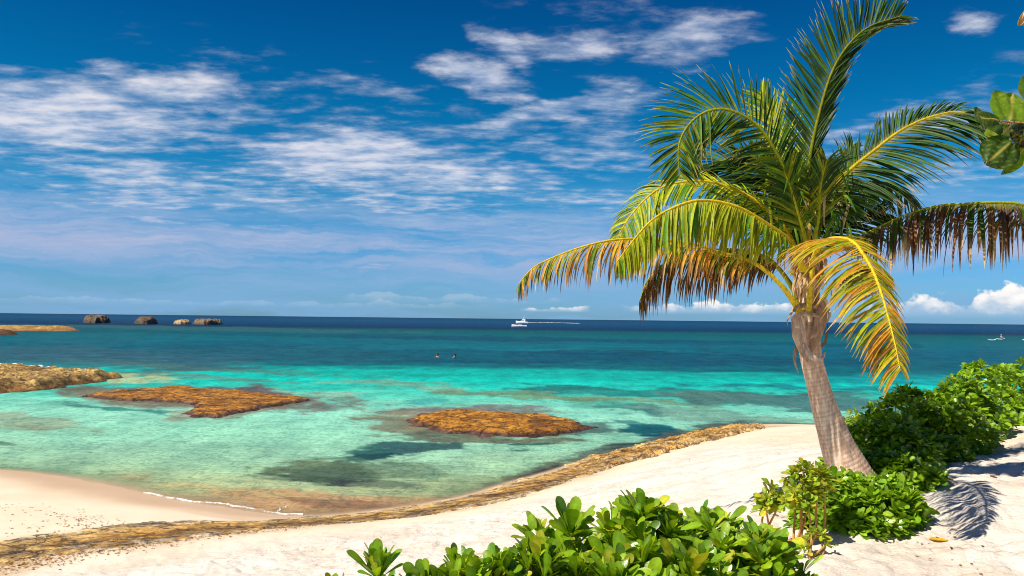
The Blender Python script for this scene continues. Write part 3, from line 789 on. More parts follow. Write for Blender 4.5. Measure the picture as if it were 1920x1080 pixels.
def frond(parent, ctrl, nleaf=58, ll=0.5, nh=(0, 0, 1), droop=0.5, spread=(1.0, 1.0), lenL=1.0, lenR=1.0, lift=0.25, col=GRN, tipcol=None, tipfrac=0.0,
          rach=YGR, start=0.22, width=0.022, base_r=0.019, seed=0, ragged=0.17, fwd=(0.55, 1.1), world=False, prof=None, gravpow=1.0, fR=1.0, torn=0.0, label=None):
    """ctrl: photo pixel + distance of the midrib from crown to tip. Leaflets leave both sides of the midrib and droop."""
    r = np.random.default_rng(100 + seed)
    C = np.array(ctrl, float) if world else np.array([P(*c) for c in ctrl])
    n = 70; R = catmull(C, n)
    T = norm(np.gradient(R, axis=0)); s = np.linspace(0, 1, n)
    NH = np.array(nh, float)
    if NH.ndim == 1: NH = np.repeat(NH[None], 2, 0)
    nhs = np.stack([np.interp(s, np.linspace(0, 1, len(NH)), NH[:, k]) for k in range(3)], 1)
    N = norm(nhs - T * np.sum(nhs * T, 1)[:, None]); S = np.cross(T, N)
    rad = base_r * (1 - s) ** 0.85 * (1 + 0.9 * np.exp(-s * 22)) + 0.0035
    rv, rf = tube(R, rad, 7)
    rt = mixc(np.repeat(np.array(rach)[None], n, 0), np.array(rach)[None] * 0.9 + np.array(YEL)[None] * 0.1, s)
    bag = Bag()
    NS = 6
    for side in (-1, 1):
        lf = lenL if side < 0 else lenR
        for k in range(nleaf):
            u = start + (1 - start) * (k + 0.5 * (side > 0) + r.uniform(-.25, .25)) / nleaf
            u = min(max(u, 0), 0.999)
            if r.random() < torn: continue
            x = u * (n - 1); i = int(x); f = x - i; i2 = min(i + 1, n - 1)
            p0 = R[i] * (1 - f) + R[i2] * f; t_ = T[i]; n_ = N[i]; s_ = S[i] * side
            v = (u - start) / (1 - start)
            L = ll * lf * (np.interp(v, [0, .08, .3, .65, .9, 1], [.45, .72, 1.0, .92, .6, .34]) if prof is None else np.interp(v, *prof)) * r.uniform(1 - ragged, 1 + ragged * .5)
            fw = fwd[0] + (fwd[1] - fwd[0]) * v
            if side > 0: fw *= fR
            d = norm(s_ * spread[0] + t_ * fw + n_ * lift + r.normal(size=3) * 0.08)
            wdt = width * r.uniform(0.8, 1.15)
            pts_ = [p0]; dd = d.copy(); gk = droop * r.uniform(0.75, 1.3)
            for q in range(NS - 1):
                w_ = ((q + 1) / NS) ** gravpow
                dd = norm(dd + np.array([0, 0, -1.0]) * gk * w_ * 0.55 + r.normal(size=3) * 0.025)
                pts_.append(pts_[-1] + dd * L / (NS - 1))
            pts_ = np.array(pts_)
            tg = norm(np.gradient(pts_, axis=0))
            wv_ = norm(np.cross(tg, n_ + s_ * 0.15) + t_ * 0.35 * 0); up_ = norm(np.cross(wv_, tg))
            ws = wdt * np.array([.45, .95, 1.0, .85, .55, .06]) * 0.5
            tw = r.uniform(-.5, .5)
            wv2 = wv_ * math.cos(tw) + up_ * math.sin(tw)
            up2 = norm(np.cross(wv2, tg))
            A_ = pts_ - wv2 * ws[:, None] + up2 * (ws * 0.45)[:, None]; B_ = pts_ + wv2 * ws[:, None] + up2 * (ws * 0.45)[:, None]
            V = np.stack([A_, pts_, B_], 1).reshape(-1, 3)
            cb = np.array(col) * r.uniform(0.75, 1.25) if not isinstance(col, list) else np.array(col[r.integers(len(col))]) * r.uniform(0.8, 1.2)
            cs = np.repeat(cb[None], NS, 0)
            cs[0] = cs[0] * 0.5 + np.array(rach) * 0.5
            if tipcol is not None:
                tf = tipfrac * r.uniform(0.5, 1.5)
                al = sstep(1 - tf - 0.12, 1 - tf + 0.12, np.linspace(0, 1, NS))
                tcc = np.array(tipcol[r.integers(len(tipcol))] if isinstance(tipcol, list) else tipcol) * r.uniform(0.75, 1.2)
                cs = mixc(cs, tcc[None], al)
            bag.add(V, grid_faces(NS, 3), np.repeat(cs, 3, 0))
    o = bag.build('frond', M_FROND, parent)
    if label: o['label'] = label
    mesh_obj('midrib', rv, rf, M_STEM, o, attrs={'tone': np.repeat(rt, 7, 0)})
    return o

D0 = 7.3
tb = P(1594, 900, D0)
palm = empty('coconut_palm', (tb[0], tb[1], ground_z(tb[0], tb[1]) - 0.02), 'leaning young coconut palm with tan trunk, green and yellow fronds, rising from the shrubs', 'palm tree')

def trunk(parent, prof, name='trunk', seed=0, dist=D0, ns=56, rows=260, sheath=0.68):
    C = np.array([P(a, b, dist) for a, b, _ in prof]); W = np.array([w_ / F_PX * dist / 2 for _, _, w_ in prof])
    full = catmull(np.c_[C, W], rows); path = full[:, :3]; rad = full[:, 3]
    u = np.linspace(0, 1, rows); T = norm(np.gradient(path, axis=0)); N = norm(np.cross(T[0], [0, -1, 0.0])); V = []; col = []
    a = np.linspace(0, 2 * math.pi, ns, endpoint=False)
    length = np.linalg.norm(np.diff(path, axis=0), axis=1).sum()
    for k in range(rows):
        N = norm(N - T[k] * np.dot(N, T[k])); B = np.cross(T[k], N)
        h = u[k] * length
        ca, sa = np.cos(a), np.sin(a)
        wav = h * 26 + .35 * (fbm(ca * 1.3 + 5, sa * 1.3 + h * 1.2, 3, seed + 80) - 0.5) + 1.0 * (fbm(np.full(ns, h * 2.0), a * 0 + 3, 3, seed + 81) - .5)
        fr_ = wav - np.floor(wav)
        ring = np.exp(-((fr_ - 0.12) / 0.12) ** 2)
        rough = fbm(ca * 6 + 20, sa * 6 + h * 22, 4, seed + 82, 0.65) - 0.5
        big = fbm(ca * 1.2, sa * 1.2 + h * 3, 3, seed + 83) - 0.5
        fib = sstep(sheath - 0.03, sheath + 0.03, u[k] + 0.05 * (fbm(ca * 2, sa * 2 + 7, 3, seed + 84) - .5))
        r_ = rad[k] * (1 - 0.02 * ring * (1 - fib) + 0.03 * rough * (1 + 1.5 * fib) + 0.03 * big * (1 + 1.5 * fib))
        V.append(path[k] + r_[:, None] * (ca[:, None] * N + sa[:, None] * B))
        base = mixc(np.repeat(np.array((0.50, 0.36, 0.27))[None], ns, 0), np.array((0.62, 0.49, 0.39))[None], sstep(0.35, 0.65, fbm(ca * 3, sa * 3 + h * 6, 4, seed + 85)))
        base = mixc(base, np.array((0.25, 0.165, 0.12))[None], ring * 0.42)
        crack = sstep(0.60, 0.72, fbm(ca * 9 + 31, sa * 9 + h * 3.0, 3, seed + 86))
        base = mixc(base, np.array((0.26, 0.18, 0.13))[None], crack * 0.2)
        base = np.minimum(base * np.array((1.46, 1.36, 1.26)), .85)
        sh = mixc(np.repeat(np.array((0.36, 0.23, 0.14))[None], ns, 0), np.array((0.60, 0.46, 0.34))[None], sstep(0.4, 0.62, fbm(ca * 2.5, sa * 2.5 + h * 3, 4, seed + 87)))
        sh = mixc(sh * 1.25, np.array((0.12, 0.07, 0.045))[None], sstep(0.52, 0.66, fbm(ca * 4 + 9, sa * 4 + h * 7, 4, seed + 88)) * 0.8)
        col.append(mixc(base, sh, fib))
    return mesh_obj(name, np.vstack(V), grid_faces(rows, ns, wrap=True), M_WOOD, parent, attrs={'tone': np.vstack(col)}), path, rad
TP = [(1606,925,104),(1596,900,88),(1584,868,73),(1570,835,61),(1556,795,52),(1543,755,45),(1532,715,41),(1523,680,40),(1518,650,40),(1515,625,43),(1514,600,44),(1514,575,43),(1516,545,40),(1517,500,38),(1518,450,26)]
tr_o, tpath, trad = trunk(palm, TP)

def petal_strip(bag, pts_, wd, col, up=(0, -1, 0.2), curl=0.3, ns=14):
    c = catmull(np.array(pts_), ns); T = norm(np.gradient(c, axis=0)); upv = np.array(up, float)
    W = norm(np.cross(T, upv)); U = norm(np.cross(W, T))
    ww = np.interp(np.linspace(0, 1, ns), np.linspace(0, 1, len(wd)), wd)
    rows = []
    for q in (-1, -.5, 0, .5, 1):
        rows.append(c + W * (q * ww)[:, None] - U * (curl * abs(q) ** 2 * ww)[:, None])
    V = np.stack(rows, 1).reshape(-1, 3)
    j = 0.6 + 0.8 * fbm(V[:, 0] * 60, V[:, 2] * 14, 4, int(rng.integers(99)))
    bag.add(V, grid_faces(ns, 5), np.array(col)[None] * j[:, None])

# old leaf sheaths and fibre wrapped round the top of the trunk
for pts_, wd, col in [
    ([(1493,592,7.12),(1500,630,7.1),(1512,665,7.13),(1530,690,7.16)], [.07,.10,.07,.02], (0.50,0.36,0.27)),
    ([(1545,560,7.12),(1540,600,7.1),(1528,640,7.12),(1510,672,7.15)], [.06,.09,.07,.02], (0.34,0.22,0.14)),
    ([(1488,585,7.2),(1497,575,7.1),(1520,572,7.06),(1545,580,7.12)], [.03,.035,.035,.03], (0.24,0.15,0.09)),
    ([(1484,600,7.2),(1497,590,7.08),(1525,590,7.05),(1548,598,7.15)], [.02,.03,.03,.02], (0.42,0.29,0.2)),
    ([(1540,650,7.15),(1548,640,7.12),(1551,622,7.12),(1552,606,7.14)], [.02,.022,.015,.003], (0.16,0.09,0.05)),
    ([(1502,640,7.2),(1493,655,7.17),(1490,675,7.15),(1497,700,7.2)], [.03,.03,.02,.004], (0.40,0.27,0.17)),
    ([(1490,575,7.2),(1482,590,7.15),(1476,602,7.15),(1478,612,7.15)], [.02,.018,.012,.003], (0.5,0.38,0.27)),
    ([(1550,568,7.18),(1556,590,7.12),(1551,603,7.12),(1547,606,7.12)], [.02,.025,.018,.006], (0.55,0.42,0.3)),
    ([(1508,645,7.1),(1522,668,7.08),(1540,672,7.1),(1548,660,7.14)], [.03,.05,.035,.01], (0.58,0.45,0.36))]:
    b = Bag(); petal_strip(b, [P(*q) for q in pts_], [q * .62 for q in wd], np.array(col) * 1.1, ns=22); b.build('leaf_sheath', M_WOOD, palm)
# shaggy dead fibres hanging from the crown
b = Bag()
for _ in range(150):
    a = rng.uniform(-1, 1); x0 = 1516 + a * 26; y0 = rng.uniform(455, 520)
    L = rng.uniform(18, 55); dx_ = rng.uniform(-9, 9) + a * 6
    dd = 7.3 - 0.17 * math.sqrt(max(0.05, 1 - a * a)) - rng.uniform(0, .06)
    petal_strip(b, [P(x0, y0, dd + .05), P(x0 + dx_ * .5, y0 + L * .5, dd), P(x0 + dx_, y0 + L, dd)], [.008, .010, .002],
                [TAN, ORG * .8, BRN, TAN * 1.1, (0.66, 0.5, 0.34)][rng.integers(5)], ns=6)
b.build('dead_fibre', M_FROND, palm)

GT = [TAN, ORG, BRN]
# upright frond bending right at the tip
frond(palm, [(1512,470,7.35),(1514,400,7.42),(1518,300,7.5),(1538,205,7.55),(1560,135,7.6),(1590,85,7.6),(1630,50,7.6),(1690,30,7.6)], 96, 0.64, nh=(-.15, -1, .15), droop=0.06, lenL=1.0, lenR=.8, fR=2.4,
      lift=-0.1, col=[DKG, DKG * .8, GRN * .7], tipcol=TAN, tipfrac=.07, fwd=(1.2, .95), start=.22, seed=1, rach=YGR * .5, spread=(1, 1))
# upper left frond arching over and down
frond(palm, [(1512,470,7.25),(1496,400,7.2),(1478,338,7.1),(1455,285,7.05),(1418,234,7.0),(1370,207,6.95),(1328,208,6.9),(1293,232,6.85),(1273,272,6.8),(1274,330,6.8)], 104, 0.58, nh=[(.5, -.8, .5), (.2, -1, .5), (-.1, -1, .2)], droop=0.22,
      lenL=1.0, lenR=.95, lift=-.05, col=[GRN * 1.1, YGR * .7, DKG * 1.3], tipcol=[TAN, YEL], tipfrac=.10, fwd=(.35, .9), start=.2, seed=2, rach=YGR * .8)
# bright frond standing behind the middle
frond(palm, [(1514,470,7.5),(1500,380,7.8),(1478,290,8.1),(1452,225,8.3),(1425,172,8.4)], 46, 0.50, nh=(-.4, -1, .3), droop=.15, lift=.1, col=[YGR, GRN * 1.3, YGR * 1.2], fwd=(1.2, 1.9), start=.3, seed=3)
# left frond high behind the big one
frond(palm, [(1508,500,7.2),(1470,425,7.25),(1420,378,7.3),(1369,352,7.3),(1322,340,7.3),(1275,342,7.3),(1240,352,7.3),(1210,374,7.25),(1180,408,7.2),(1156,448,7.2)], 104, 0.46, nh=[(-.1, -.5, 1), (-.3, -.8, .7)], droop=.5,
      lenL=.95, lenR=.8, lift=-.1, col=[YGR, GRN * 1.3, YGR * 1.2], tipcol=[YEL, ORG], tipfrac=.08, fwd=(.4, .9), start=.14, seed=4, rach=YEL)
# the big bright frond arching down to the left, in front
frond(palm, [(1506,505,7.1),(1480,452,6.9),(1432,416,6.75),(1385,389,6.65),(1338,377,6.6),(1300,377,6.55),(1259,391,6.5),(1221,414,6.5),(1187,451,6.5),(1156,492,6.5)], 124, 0.53, nh=(-.05, -.25, 1), droop=2.0, spread=(.55, 1),
      lenL=1.0, lenR=1.0, lift=-.5, col=[YGR, YGR * 1.15, GRN * 1.5, YGR * .8], tipcol=[ORG, TAN, BRN], tipfrac=.10, fwd=(.35, .6), start=.12, seed=5, rach=YEL * 1.1, width=.026)
# low left frond that reaches farthest, orange and brown at its tip
frond(palm, [(1500,582,7.2),(1463,533,7.15),(1413,492,7.15),(1353,474,7.15),(1297,457,7.1),(1230,449,7.1),(1160,449,7.05),(1102,460,7.0),(1054,476,7.0),(1001,501,7.0),(972,533,7.0)], 108, 0.50, nh=(0, -.2, 1), droop=2.0, spread=(.6, 1),
      lift=-.35, col=[YGR * .8, ORG, YEL * .7, GRN, ORG * 1.1], tipcol=[BRN, TAN, DBR], tipfrac=.34, fwd=(.45, .9), start=.2, seed=6, rach=YEL, torn=.06, ragged=.22)
# dark withered frond under it
frond(palm, [(1499,560,7.35),(1464,508,7.4),(1432,481,7.45),(1370,468,7.5),(1306,476,7.5),(1243,496,7.5),(1213,528,7.5),(1199,566,7.5)], 100, 0.58, nh=(0, .1, 1), droop=2.0, spread=(.6, 1),
      lift=-.4, col=[DBR * 1.6, GRN * .7, BRN * .7], tipcol=[DBR * 1.3, BRN * .8], tipfrac=.5, fwd=(.35, .8), start=.18, seed=7, rach=YGR, ragged=.25, torn=.08)
# front right frond hanging towards the viewer
frond(palm, [(1519,520,7.15),(1527,478,6.95),(1548,452,6.75),(1580,447,6.5),(1604,458,6.3),(1622,483,6.15),(1639,514,6.0),(1653,552,5.85),(1667,602,5.7),(1679,650,5.6),(1688,695,5.5)], 100, 0.66,
      nh=[(-.1, -.8, 1), (.3, -1, .4), (.35, -1, .2)], droop=.45, lenL=.5, lenR=1.05, lift=-.1, col=[ORG * .9, YGR, YEL * .85, ORG, YGR * .8], tipcol=[BRN, TAN, ORG], tipfrac=.14, fwd=(.25, .95), start=.14, seed=8, rach=YEL * 1.1, ragged=.15,
      prof=([0, .1, .3, .6, .85, 1], [.85, 1.0, 1.05, .9, .62, .4]))
# big dark frond to the upper right
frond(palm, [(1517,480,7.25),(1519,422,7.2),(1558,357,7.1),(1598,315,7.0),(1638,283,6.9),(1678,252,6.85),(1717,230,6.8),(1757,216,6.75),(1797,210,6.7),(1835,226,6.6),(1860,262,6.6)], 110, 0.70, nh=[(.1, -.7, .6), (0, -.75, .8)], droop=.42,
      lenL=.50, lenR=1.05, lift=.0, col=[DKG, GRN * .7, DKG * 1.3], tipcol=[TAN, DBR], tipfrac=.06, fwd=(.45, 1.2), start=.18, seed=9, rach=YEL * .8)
# dark frond reaching lower right behind it
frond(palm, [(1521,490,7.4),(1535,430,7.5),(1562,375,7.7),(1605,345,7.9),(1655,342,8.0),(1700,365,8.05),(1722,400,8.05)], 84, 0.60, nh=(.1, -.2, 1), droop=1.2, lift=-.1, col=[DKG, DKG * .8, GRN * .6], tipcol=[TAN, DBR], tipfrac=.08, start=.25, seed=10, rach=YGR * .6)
# dark frond behind to the left, close under the upper left one
frond(palm, [(1508,480,7.45),(1488,420,7.7),(1450,350,8.0),(1405,310,8.2),(1360,300,8.3),(1325,320,8.3)], 92, 0.66, nh=(-.1, -.8, .7), droop=.4, lift=.1, col=[DKG, DKG * .7, GRN * .8], start=.22, seed=11, rach=YGR * .6)
for kk, (pts_, lf) in enumerate([([(1510,480,7.4),(1480,430,7.6),(1435,400,7.8),(1385,395,7.9),(1345,410,7.9)], .55), ([(1520,480,7.4),(1560,430,7.7),(1610,400,7.9),(1660,400,8.0)], .55), ([(1512,470,7.35),(1492,400,7.5),(1470,350,7.7),(1420,300,7.9),(1390,290,7.9)], .6)]):
    frond(palm, pts_, 70, lf, nh=(0, -.8, .7), droop=.6, col=[DKG, DKG * .7, GRN * .6], start=.12, seed=60 + kk, rach=YGR * .4)
b = Bag()
for _ in range(60):
    x0 = rng.uniform(1440, 1600); y0 = rng.uniform(300, 430); L = rng.uniform(30, 75); dx_ = rng.uniform(-22, 22); dd = rng.uniform(6.9, 7.4)
    petal_strip(b, [P(x0, y0, dd), P(x0 + dx_ * .5, y0 + L * .4, dd - .05), P(x0 + dx_, y0 + L, dd - .05)], [.008, .012, .002], [GRN, YGR * .8, DKG, GRN * 1.3, TAN * .8][rng.integers(5)], ns=7)
b.build('loose_leaflets', M_FROND, palm)
# young fronds in the heart
frond(palm, [(1516,470,7.1),(1502,420,7.0),(1485,360,6.9),(1470,320,6.85)], 34, 0.40, nh=(-.4, -1, .2), droop=.3, lift=.1, col=[GRN, YGR * .7, DKG * 1.2], fwd=(1.1, 1.7), start=.25, seed=12)
frond(palm, [(1522,470,7.1),(1534,410,7.0),(1538,350,6.9),(1550,300,6.8)], 34, 0.40, nh=(.3, -1, .2), droop=.35, lift=.1, col=[GRN * .8, YGR * .6, DKG * 1.2], fwd=(1.0, 1.7), start=.25, seed=13)
frond(palm, [(1520,460,7.5),(1560,400,7.9),(1585,330,8.3),(1600,270,8.6)], 40, 0.45, nh=(.5, -1, .2), droop=.3, lift=.1, col=[DKG, GRN * .7], fwd=(1.0, 1.6), start=.25, seed=14)
frond(palm, [(1512,480,7.5),(1490,410,8.0),(1440,350,8.5),(1390,345,8.8),(1350,370,8.9)], 74, 0.60, nh=(0, -.6, 1), droop=.7, col=[DKG, DKG * .8], start=.25, seed=15)
# low brown frond on the right behind the yellow one
frond(palm, [(1536,578,7.25),(1553,545,7.35),(1585,512,7.5),(1625,500,7.6),(1665,515,7.7)], 48, 0.38, nh=(0, 0, 1), spread=(.6, 1), lift=-.3, droop=2.0, col=[BRN, DBR * 1.5, ORG * .6], tipcol=[BRN, TAN], tipfrac=.4, start=.3, seed=16, rach=YEL, torn=.15)
# stubs of cut and broken leaf stalks
for a, b_, r0 in [((1515,585,7.1),(1522,505,6.98),.030),((1495,520,7.2),(1478,508,7.15),.016),((1500,590,7.2),(1494,560,7.1),.022)]:
    q = catmull([P(*a), (P(*a) + P(*b_)) / 2 + [0, -.02, 0], P(*b_)], 10)
    v, f = tube(q, np.linspace(r0, r0 * .55, 10), 8)
    mesh_obj('leaf_stalk', v, f, M_STEM, palm, attrs={'tone': np.repeat((YEL * .9)[None], len(v), 0)})

# the second palm, standing just outside the frame on the right: one withered frond reaches in
tb2 = P(2075, 900, 7.6)
palm2 = empty('coconut_palm', (tb2[0], tb2[1], ground_z(tb2[0], tb2[1]) - 0.02), 'palm at the right edge reaching in with one dark withered frond above the green hedge', 'palm tree')
trunk(palm2, [(2085,930,105),(2075,890,90),(2062,830,72),(2052,760,60),(2048,680,52),(2048,600,50),(2050,520,46),(2052,450,34)], seed=5, dist=7.6)
frond(palm2, [(2048,500,7.6),(2010,440,7.5),(1960,402,7.4),(1915,384,7.3),(1870,380,7.25),(1820,382,7.2),(1760,386,7.2),(1700,402,7.2),(1650,424,7.2),(1605,446,7.2)], 116, 0.66, nh=(0, -.15, 1), droop=2.0, spread=(.6, 1),
      lift=-.4, col=[DBR * 1.2, GRN * .45, BRN * .6, DBR, GRN * .6], tipcol=[BRN, TAN, BRN * .7, DBR], tipfrac=.3, fwd=(.3, .7), start=.28, seed=21, rach=YGR, ragged=.3, torn=.1, width=.026,
      label='long withered brown frond with ragged hanging leaflets')
for k, tipp in enumerate([(2300,300,7.4),(2250,560,7.0),(2100,150,8.2),(2350,450,8.2),(1990,120,8.6),(2200,250,6.4),(2180,420,8.6)]):
    frond(palm2, [(2052,480,7.6),(2080,400,7.6),((2070 + tipp[0]) / 2 + 20, tipp[1] - 60, (7.6 + tipp[2]) / 2), tipp], 44, .48, nh=(.1, -.3, 1), droop=.7, col=[GRN, YGR * .7], seed=30 + k, start=.25)

# ------------------------------------------------------------------ leafy shrubs
def leaf_template(kind='obovate', nl=6):
    t_ = np.array([0, .2, .42, .6, .75, .86, .94, .985, 1.0]) if nl > 6 else (np.array([0, .28, .55, .75, .9, .98, 1.0]) if kind == 'obovate' else np.linspace(0, 1, nl + 1))
    if kind == 'obovate': wd = np.interp(t_, [0, .2, .42, .6, .75, .86, .94, .985, 1], [.06, .13, .28, .42, .50, .49, .38, .20, .04])
    else: wd = np.interp(t_, [0, .12, .35, .65, .9, 1], [.1, .35, .5, .48, .25, .02])
    return t_, wd
def rosettes(pos, axis, size, nleaf=13, rg=None, open_=(12, 78), palette=None, jitter=0.28, wr=0.42, nl=6, curl=0.5):
    """vectorised rosettes of obovate leaves. returns verts, faces, colours"""
    rg = rg or rng
    t_, wd = leaf_template('obovate', nl)
    n = len(pos); K = nleaf; nl = len(t_) - 1
    axis = norm(axis); ref = np.where(np.abs(axis[:, 2:3]) < .9, np.array([[0, 0, 1.0]]), np.array([[1.0, 0, 0]]))
    e1 = norm(np.cross(axis, ref)); e2 = np.cross(axis, e1)
    k = np.arange(K)
    ph = (k * 2.39996)[None] + rg.uniform(0, 6.28, (n, 1)) + rg.normal(0, .2, (n, K))
    fr = (k + .5) / K
    th = np.radians(open_[0] + (open_[1] - open_[0]) * fr ** .8)[None] + rg.normal(0, .16, (n, K))
    L = size[:, None] * np.interp(fr, [0, .25, .7, 1], [.55, .85, 1.05, .95])[None] * rg.uniform(1 - jitter, 1 + jitter, (n, K))
    rad = np.cos(ph)[..., None] * e1[:, None] + np.sin(ph)[..., None] * e2[:, None]
    ax = np.repeat(axis[:, None], K, 1)
    d0 = norm(rad * np.sin(th)[..., None] + ax * np.cos(th)[..., None])
    nrm0 = norm(ax * np.sin(th)[..., None] - rad * np.cos(th)[..., None])
    side = np.cross(d0, nrm0)
    nl1 = nl + 1
    # arc: starts along d0 and bends outward
    cv = curl * rg.uniform(.2, 1.3, (n, K))
    V = np.zeros((n, K, nl1, 3, 3))
    tw = rg.normal(0, .25, (n, K))
    for i, tt_ in enumerate(t_):
        a = cv * tt_
        cen = pos[:, None] + (d0 * (tt_ * (1 - .1 * a))[..., None] - nrm0 * (a * tt_ * .5)[..., None]) * L[..., None]
        sd = side * np.cos(tw * tt_)[..., None] + nrm0 * np.sin(tw * tt_)[..., None]
        w_ = (wd[i] * wr * L * (.9 + 0 * tw))[..., None]
        V[:, :, i, 0] = cen - sd * w_ + nrm0 * w_ * .24
        V[:, :, i, 1] = cen
        V[:, :, i, 2] = cen + sd * w_ + nrm0 * w_ * .24
    f1 = grid_faces(nl1, 3); m_ = n * K
    F = (f1[None] + (np.arange(m_) * nl1 * 3)[:, None, None]).reshape(-1, 4)
    pal = np.array(palette if palette is not None else [(0.09, 0.20, 0.012), (0.14, 0.27, 0.015), (0.06, 0.15, 0.012)])
    ci = pal[rg.integers(0, len(pal), (n, K))] * rg.uniform(.75, 1.25, (n, K, 1))
    young = np.clip(1.25 - fr * 2.2, 0, 1)[None, :, None]
    ci = ci * (1 - young * .35) + np.array((0.26, 0.38, 0.02)) * young * .35
    C = np.repeat(ci[:, :, None, None], nl1, 2); C = np.repeat(C, 3, 3)
    C[:, :, :, 1] = C[:, :, :, 1] * 1.25 + 0.015
    return V.reshape(-1, 3), F, C.reshape(-1, 3)

def shrub(name_label, mounds, n, size, palette, seed, nleaf=13, curl=.5, open_=(12, 78), inner=.5, cat='shrub', group=None, side_down=.0, stems=24, nl=6, stem_col=(0.30, 0.2, 0.09), upbias=.55, name='leafy_shrub', wr=.42, clump=.12, czmin=0.0):
    """mounds: (x, y, rx, ry, height) in world metres; rosettes cover the surface of the union of mounds"""
    rg = np.random.default_rng(seed)
    ms = np.array(mounds, float)
    area = ms[:, 2] * ms[:, 3]; pr = area / area.sum()
    pos, axv, sz = [], [], []
    cx = np.average(ms[:, 0], weights=area); cy = np.average(ms[:, 1], weights=area)
    tries = 0
    while len(pos) < n and tries < n * 8:
        tries += 1
        q = ms[rg.choice(len(ms), p=pr)]
        ph = rg.uniform(0, 6.283); cz = rg.uniform(-.05, 1) ** 1.0
        cz = max(cz, 0.0) if czmin == 0 else rg.uniform(czmin, 1); r_ = math.sqrt(1 - cz * cz)
        dep_ = 1.0 if rg.random() > inner * .6 else rg.uniform(.6, .95)
        bumpy = 1 + clump * 2 * (vnoise(np.array([math.cos(ph) * r_ * 2.4 + q[0] * 2]), np.array([math.sin(ph) * r_ * 2.4 + cz * 2 + q[1]]), seed)[0] - .5)
        d = dep_ * bumpy
        x = q[0] + q[2] * r_ * math.cos(ph) * d; y = q[1] + q[3] * r_ * math.sin(ph) * d
        inside = False
        for o in ms:
            if o is q: continue
            if ((x - o[0]) / o[2]) ** 2 + ((y - o[1]) / o[3]) ** 2 + (q[4] * cz * d / o[4]) ** 2 < .62: inside = True; break
        if inside and rg.random() < .9: continue
        z = ground_z(x, y) + .04 + q[4] * cz * d
        nv_ = np.array([math.cos(ph) * r_ / q[2], math.sin(ph) * r_ / q[3], cz / q[4]])
        nv_ = norm(nv_); nv_ = norm(nv_ * (1 - upbias) + np.array([0, 0, upbias]) + rg.normal(size=3) * .22)
        if side_down and cz < .3: nv_[2] *= .6
        pos.append((x, y, z)); axv.append(nv_); sz.append(size * rg.uniform(.75, 1.2))
    pos = np.array(pos); axv = np.array(axv); sz = np.array(sz)
    gz0 = ground_z(cx, cy)
    root = empty(name, (cx, cy, gz0 - .02), name_label, cat, group)
    V, F, C = rosettes(pos - norm(axv) * sz[:, None] * .35, axv, sz, nleaf, rg, open_, palette, nl=nl, curl=curl, wr=wr)
    # lay leaves that would dip below the sand back onto it
    mesh_obj('foliage', V, F, M_LEAF, root, attrs={'tone': C})
    b = Bag()
    for k in rg.choice(len(pos), min(stems, len(pos)), replace=False):
        q = ms[np.argmin(np.hypot(ms[:, 0] - pos[k, 0], ms[:, 1] - pos[k, 1]))]
        bx, by = q[0] + rg.normal() * q[2] * .2, q[1] + rg.normal() * q[3] * .2
        p0 = np.array([bx, by, ground_z(bx, by) - .03]); p2 = pos[k] - axv[k] * sz[k] * .3
        p1 = (p0 + p2) / 2 + np.array([0, 0, -.05]) + rg.normal(size=3) * .04
        v, f = tube(catmull([p0, p1, p2], 9), np.linspace(.012, .005, 9), 6)
        b.add(v, f, np.array(stem_col) * rg.uniform(.7, 1.2))
    for q in ms:
        a_ = np.array([cx, cy, ground_z(cx, cy) + .01]); c_ = np.array([q[0], q[1], ground_z(q[0], q[1]) + .01])
        v, f = tube(catmull([a_, (a_ + c_) / 2 + [0, 0, .02], c_ + [0.01, 0, 0]], 8), .014, 6); b.add(v, f, np.array(stem_col))
        for _ in range(2):
            e_ = c_ + np.array([rg.normal() * q[2] * .3, rg.normal() * q[3] * .3, 0]); v, f = tube(catmull([c_, (c_ + e_) / 2 + [0, 0, .02], e_], 6), .011, 6); b.add(v, f, np.array(stem_col))
    b.build('branches', M_STEM, root)
    return root

PAL_F = [(0.44, 0.44, 0.02), (0.19, 0.33, 0.006), (0.25, 0.39, 0.008), (0.15, 0.29, 0.006), (0.29, 0.43, 0.01), (0.17, 0.31, 0.006), (0.22, 0.36, 0.008), (0.11, 0.23, 0.006), (0.27, 0.40, 0.010)]
PAL_H = [(0.17, 0.31, 0.006), (0.23, 0.38, 0.008), (0.11, 0.22, 0.006)]
PAL_B = [(0.20, 0.36, 0.010), (0.14, 0.28, 0.008), (0.28, 0.43, 0.012)]
PAL_Y = [(0.30, 0.36, 0.02), (0.22, 0.33, 0.02), (0.45, 0.42, 0.03)]
def mnd(px, d, top_y, rx, ry):
    """mound whose crest reaches photo row top_y at column px and distance d"""
    q = P(px, top_y, d); g_ = ground_z(q[0], q[1])
    return (q[0], q[1], rx, ry, max(q[2] - g_ - .02, .12))
shrub('big glossy green shrub in the foreground at the bottom middle of the photo', [mnd(1050,3.4,990,.22,.3), mnd(1190,3.6,968,.32,.4), mnd(1330,3.8,1000,.34,.4), mnd(1230,3.1,1060,.5,.3), mnd(1430,3.6,1025,.22,.3), mnd(1120,3.0,1075,.3,.3)],
      640, .125, PAL_F, 201, nleaf=14, curl=.35, inner=.7, upbias=.7, open_=(5, 58), nl=8, wr=.33, czmin=.25)
shrub('low row of upright glossy leaves along the bottom edge, left of the big foreground shrub', [mnd(640,2.6,1118,.10,.14), mnd(710,2.65,1085,.13,.14), mnd(790,2.75,1085,.14,.14), mnd(870,2.8,1080,.15,.16), mnd(940,2.95,1066,.15,.2), mnd(1000,3.0,1045,.14,.2)],
      300, .105, PAL_F, 202, nleaf=11, upbias=.85, open_=(5, 42), curl=.2, nl=8, wr=.33, czmin=.5, clump=.04)
